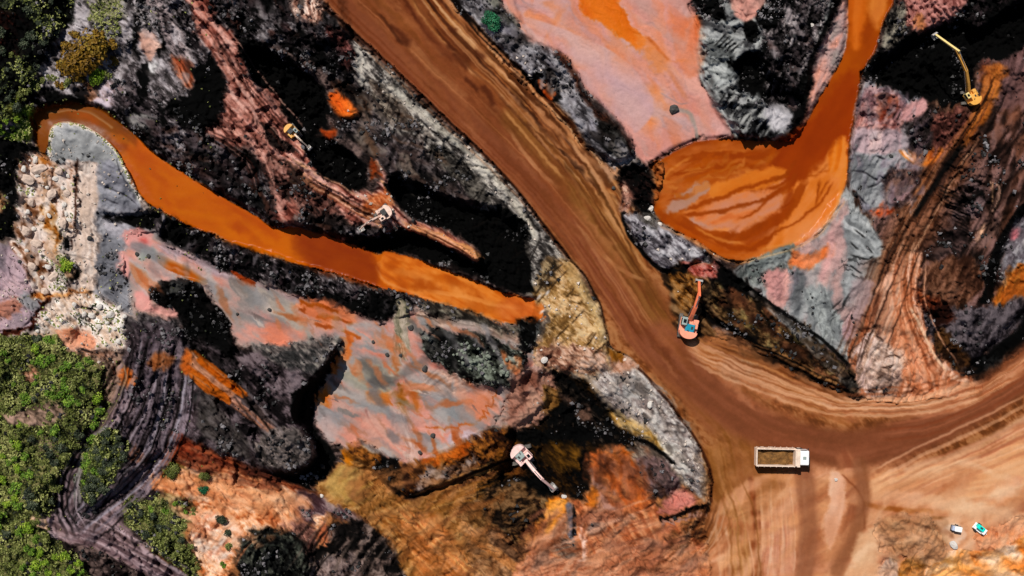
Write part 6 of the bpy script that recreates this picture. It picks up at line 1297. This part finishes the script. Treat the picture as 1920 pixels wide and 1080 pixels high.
for k, (x, y, r_, kd) in enumerate(((128, 84, 16, 'ochre'), (205, 84, 17, 'ochre'), (214, 118, 15, 'ochre'), (124, 128, 20, 'ochre'), (140, 66, 14, 'ochre'), (186, 64, 14, 'ochre'), (200, 140, 15, 'olive'), (150, 146, 16, 'ochre'), (128, 156, 13, 'olive'), (112, 160, 12, 'ochre'), (176, 128, 16, 'lime'))):
    bush('edge_shrub', x, y, r_, kd, {'ochre': 'ochre shrub', 'olive': 'dull olive shrub', 'lime': 'yellow green shrub'}[kd] + ' crowding round the broad ochre tree', group='shrubs round the ochre tree', i=k, sx=1.2)
bush('bushy_tree', 924, 42, 25, 'emerald', 'lone emerald green bush on the grey bank between haul road and pink mud', 'bush', big=True, hgt=.9, sx=1.2, ang=-35)
bush('leafy_shrub', 124, 498, 18, 'lime', 'small bright green shrub beside the cream rubble strip', 'shrub', i=1, sx=1.2, ang=90)
bush('leafy_tree', 180, 144, 22, 'lime', 'yellow green bush at the lower edge of the ochre tree', 'bush', big=True)
EDGE = dict(green='green leafy shrub in the dense scrub along the left edge of the pit', olive='dull olive shrub in the dense scrub along the left edge of the pit', dark='dark leafy shrub in the dense scrub along the left edge of the pit', lime='bright yellow green shrub in the dense scrub along the left edge of the pit')
VP = [pts(s) for s in ('-90,640 60,636 108,638 122,656 158,668 192,702 184,742 206,762 174,800 126,868 106,896 100,956 74,982 106,1026 156,1058 200,1150 -90,1150',)]
def inside(p, x, y):
    c = False
    for (ax, ay), (bx_, by) in zip(p, np.roll(p, -1, 0)):
        if (ay > y) != (by > y) and x < (bx_ - ax) * (y - ay) / (by - ay) + ax: c = not c
    return c
def fill(poly, n, rmin, rmax, pick, labels, group, seed, name='scrub_bush', sep=.75):
    r = random.Random(seed); got = []; p = pts(poly); tries = 0
    while len(got) < n and tries < n * 60:
        tries += 1; x = r.uniform(p[:, 0].min(), p[:, 0].max()); y = r.uniform(p[:, 1].min(), p[:, 1].max())
        if not inside(p, x, y): continue
        s = r.uniform(rmin, rmax)
        if any((x - a) ** 2 + (y - b_) ** 2 < ((s + c_) * sep) ** 2 for a, b_, c_ in got): continue
        got.append((x, y, s)); kd = pick(x, y, r)
        if kd:
            lb = labels[kd]
            if seed == 5: lb = lb.replace('in the dense scrub along the left edge of the pit', 'above the bare pinkish patches of the left scrub' if y < 745 else 'between the bare patches and the beige clearing of the left scrub' if y < 960 else 'below the beige clearing in the bottom left corner')
            bush(name, x, y, s, kd, lb, 'shrub', group, i=r.randrange(4), hgt=r.uniform(.7, 1.1))
def pick1(x, y, r):
    if math.hypot((x - 95) / 35, (y - 700) / 60) < 1: return 'green'
    if math.hypot((x - 108) / 45, (y - 1046) / 36) < 1: return 'lime'
    if x < 40 and 820 < y < 960: return 'lime' if r.random() < .5 else 'green'
    if math.hypot(x - 57, y - 706) < 18 or (10 < x < 120 and 752 < y < 796) or math.hypot(x - 76, y - 978) < 12: return None if r.random() < .8 else 'olive'
    if 55 < x < 120 and 820 < y < 960: return 'olive' if r.random() < .6 else 'dark'
    q = r.random(); return 'green' if q < .40 else 'olive' if q < .72 else 'dark' if q < .82 else 'lime'
fill('-60,640 60,636 108,638 122,656 158,668 192,702 184,742 206,762 174,800 126,868 106,896 100,956 74,982 106,1026 156,1058 190,1120 -60,1120', 185, 8, 18, pick1, EDGE, 'shrubs of the left scrub', 5, sep=.5)
ISL = {k: k2 + ' shrub on the scrub island between the curving dirt tracks' for k, k2 in (('green', 'green leafy'), ('dark', 'dark leafy'), ('olive', 'dull olive'))}
fill('154,884 166,828 202,808 238,822 234,858 202,908 178,934 158,936', 30, 8, 17, lambda x, y, r: 'green' if x < 185 and r.random() < .6 else 'dark', ISL, 'shrubs of the scrub island', 6, sep=.5)
BNK = {k: k2 + ' shrub on the rough bank right of the mauve dirt track' for k, k2 in (('green', 'green leafy'), ('dark', 'dark leafy'), ('olive', 'dull olive'))}
fill('232,934 262,938 330,932 360,944 366,964 348,990 352,1022 376,1052 390,1090 330,1056 284,1026 246,980', 30, 7, 14, lambda x, y, r: 'green' if y < 975 and x > 280 and r.random() < .5 else 'olive' if r.random() < .6 else 'dark', BNK, 'shrubs of the rough bank', 7, sep=.55)
UPL = {k: k2 + ' shrub on the dark slope at the upper left corner' for k, k2 in (('green', 'green leafy'), ('dark', 'dark leafy'), ('olive', 'dull olive'))}
fill('-50,60 90,0 140,-30 146,10 104,84 66,140 34,200 10,240 -50,280', 32, 7, 16, lambda x, y, r: 'dark' if r.random() < .75 else 'olive', UPL, 'shrubs of the upper left slope', 8, sep=.6)
STR = {k: k2 + ' shrub in the green strip beside the channel bend' for k, k2 in (('lime', 'bright yellow green'), ('olive', 'dull olive'))}
fill('108,146 60,172 42,198 34,236 -10,262 -10,244 24,214 50,166 100,140', 14, 6, 12, lambda x, y, r: 'lime' if y > 190 else 'olive', STR, 'shrubs of the green strip', 9, sep=.5)
for k, (x, y, r_, kd, lb) in enumerate(((326, 884, 20, 'olive', 'olive shrub at the top of the orange bank'), (384, 892, 14, 'olive', 'narrow olive shrub on the orange bank, upper of two'), (382, 918, 12, 'emerald', 'small deep green shrub on the orange bank just under an olive one'),
    (414, 976, 15, 'dark', 'dark shrub in the middle of the pale orange bank'), (428, 1000, 12, 'dark', 'smaller dark shrub lower on the pale orange bank'), (418, 1058, 9, 'green', 'small green shrub near the bottom edge of the orange bank'), (430, 1022, 12, 'olive', 'olive shrub between the pale bank and the dark mound'))):
    bush('bank_shrub', x, y, r_, kd, lb, i=k, big=r_ > 13)
# low ground cover between the shrubs
r = np.random.RandomState(4); n = 20000; V = []; T_ = []; cnt = 0
while cnt < n:
    x = r.uniform(-50, 400); y = r.uniform(-50, 1120); i = np.searchsorted(AX, x); j = np.searchsorted(AY, y)
    c_ = COL[j, i]; veg = c_[1] > c_[2] + .03 and c_[1] >= c_[0] - .06
    if not veg and r.rand() > .004: continue
    p_ = np.array(W(x, y, float(Z[j, i]) + .08)); s = r.uniform(.1, .26); a = r.normal(size=3); a[2] *= .5; a /= np.linalg.norm(a); nn = np.array([r.normal() * .5, r.normal() * .5, 1]); b_ = np.cross(nn, a); b_ /= np.linalg.norm(b_)
    V += [p_ - a * s, p_ + b_ * s * .7, p_ + a * s, p_ - b_ * s * .7]; T_ += [min(1, max(0, r.rand() * .6 + (CLN[j, i] - .5) * 2 + .2))] * 4; cnt += 1
me = bpy.data.meshes.new('undergrowth'); me.from_pydata([tuple(v) for v in V], [], np.arange(n * 4).reshape(-1, 4).tolist())
at = me.attributes.new('leaf', 'FLOAT', 'POINT'); at.data.foreach_set('value', np.array(T_, np.float32)); me.materials.append(LM['olive'])
o = bpy.data.objects.new('undergrowth', me); C.objects.link(o); tag(o, 'low olive ground cover between the shrubs', 'undergrowth', kind='stuff')
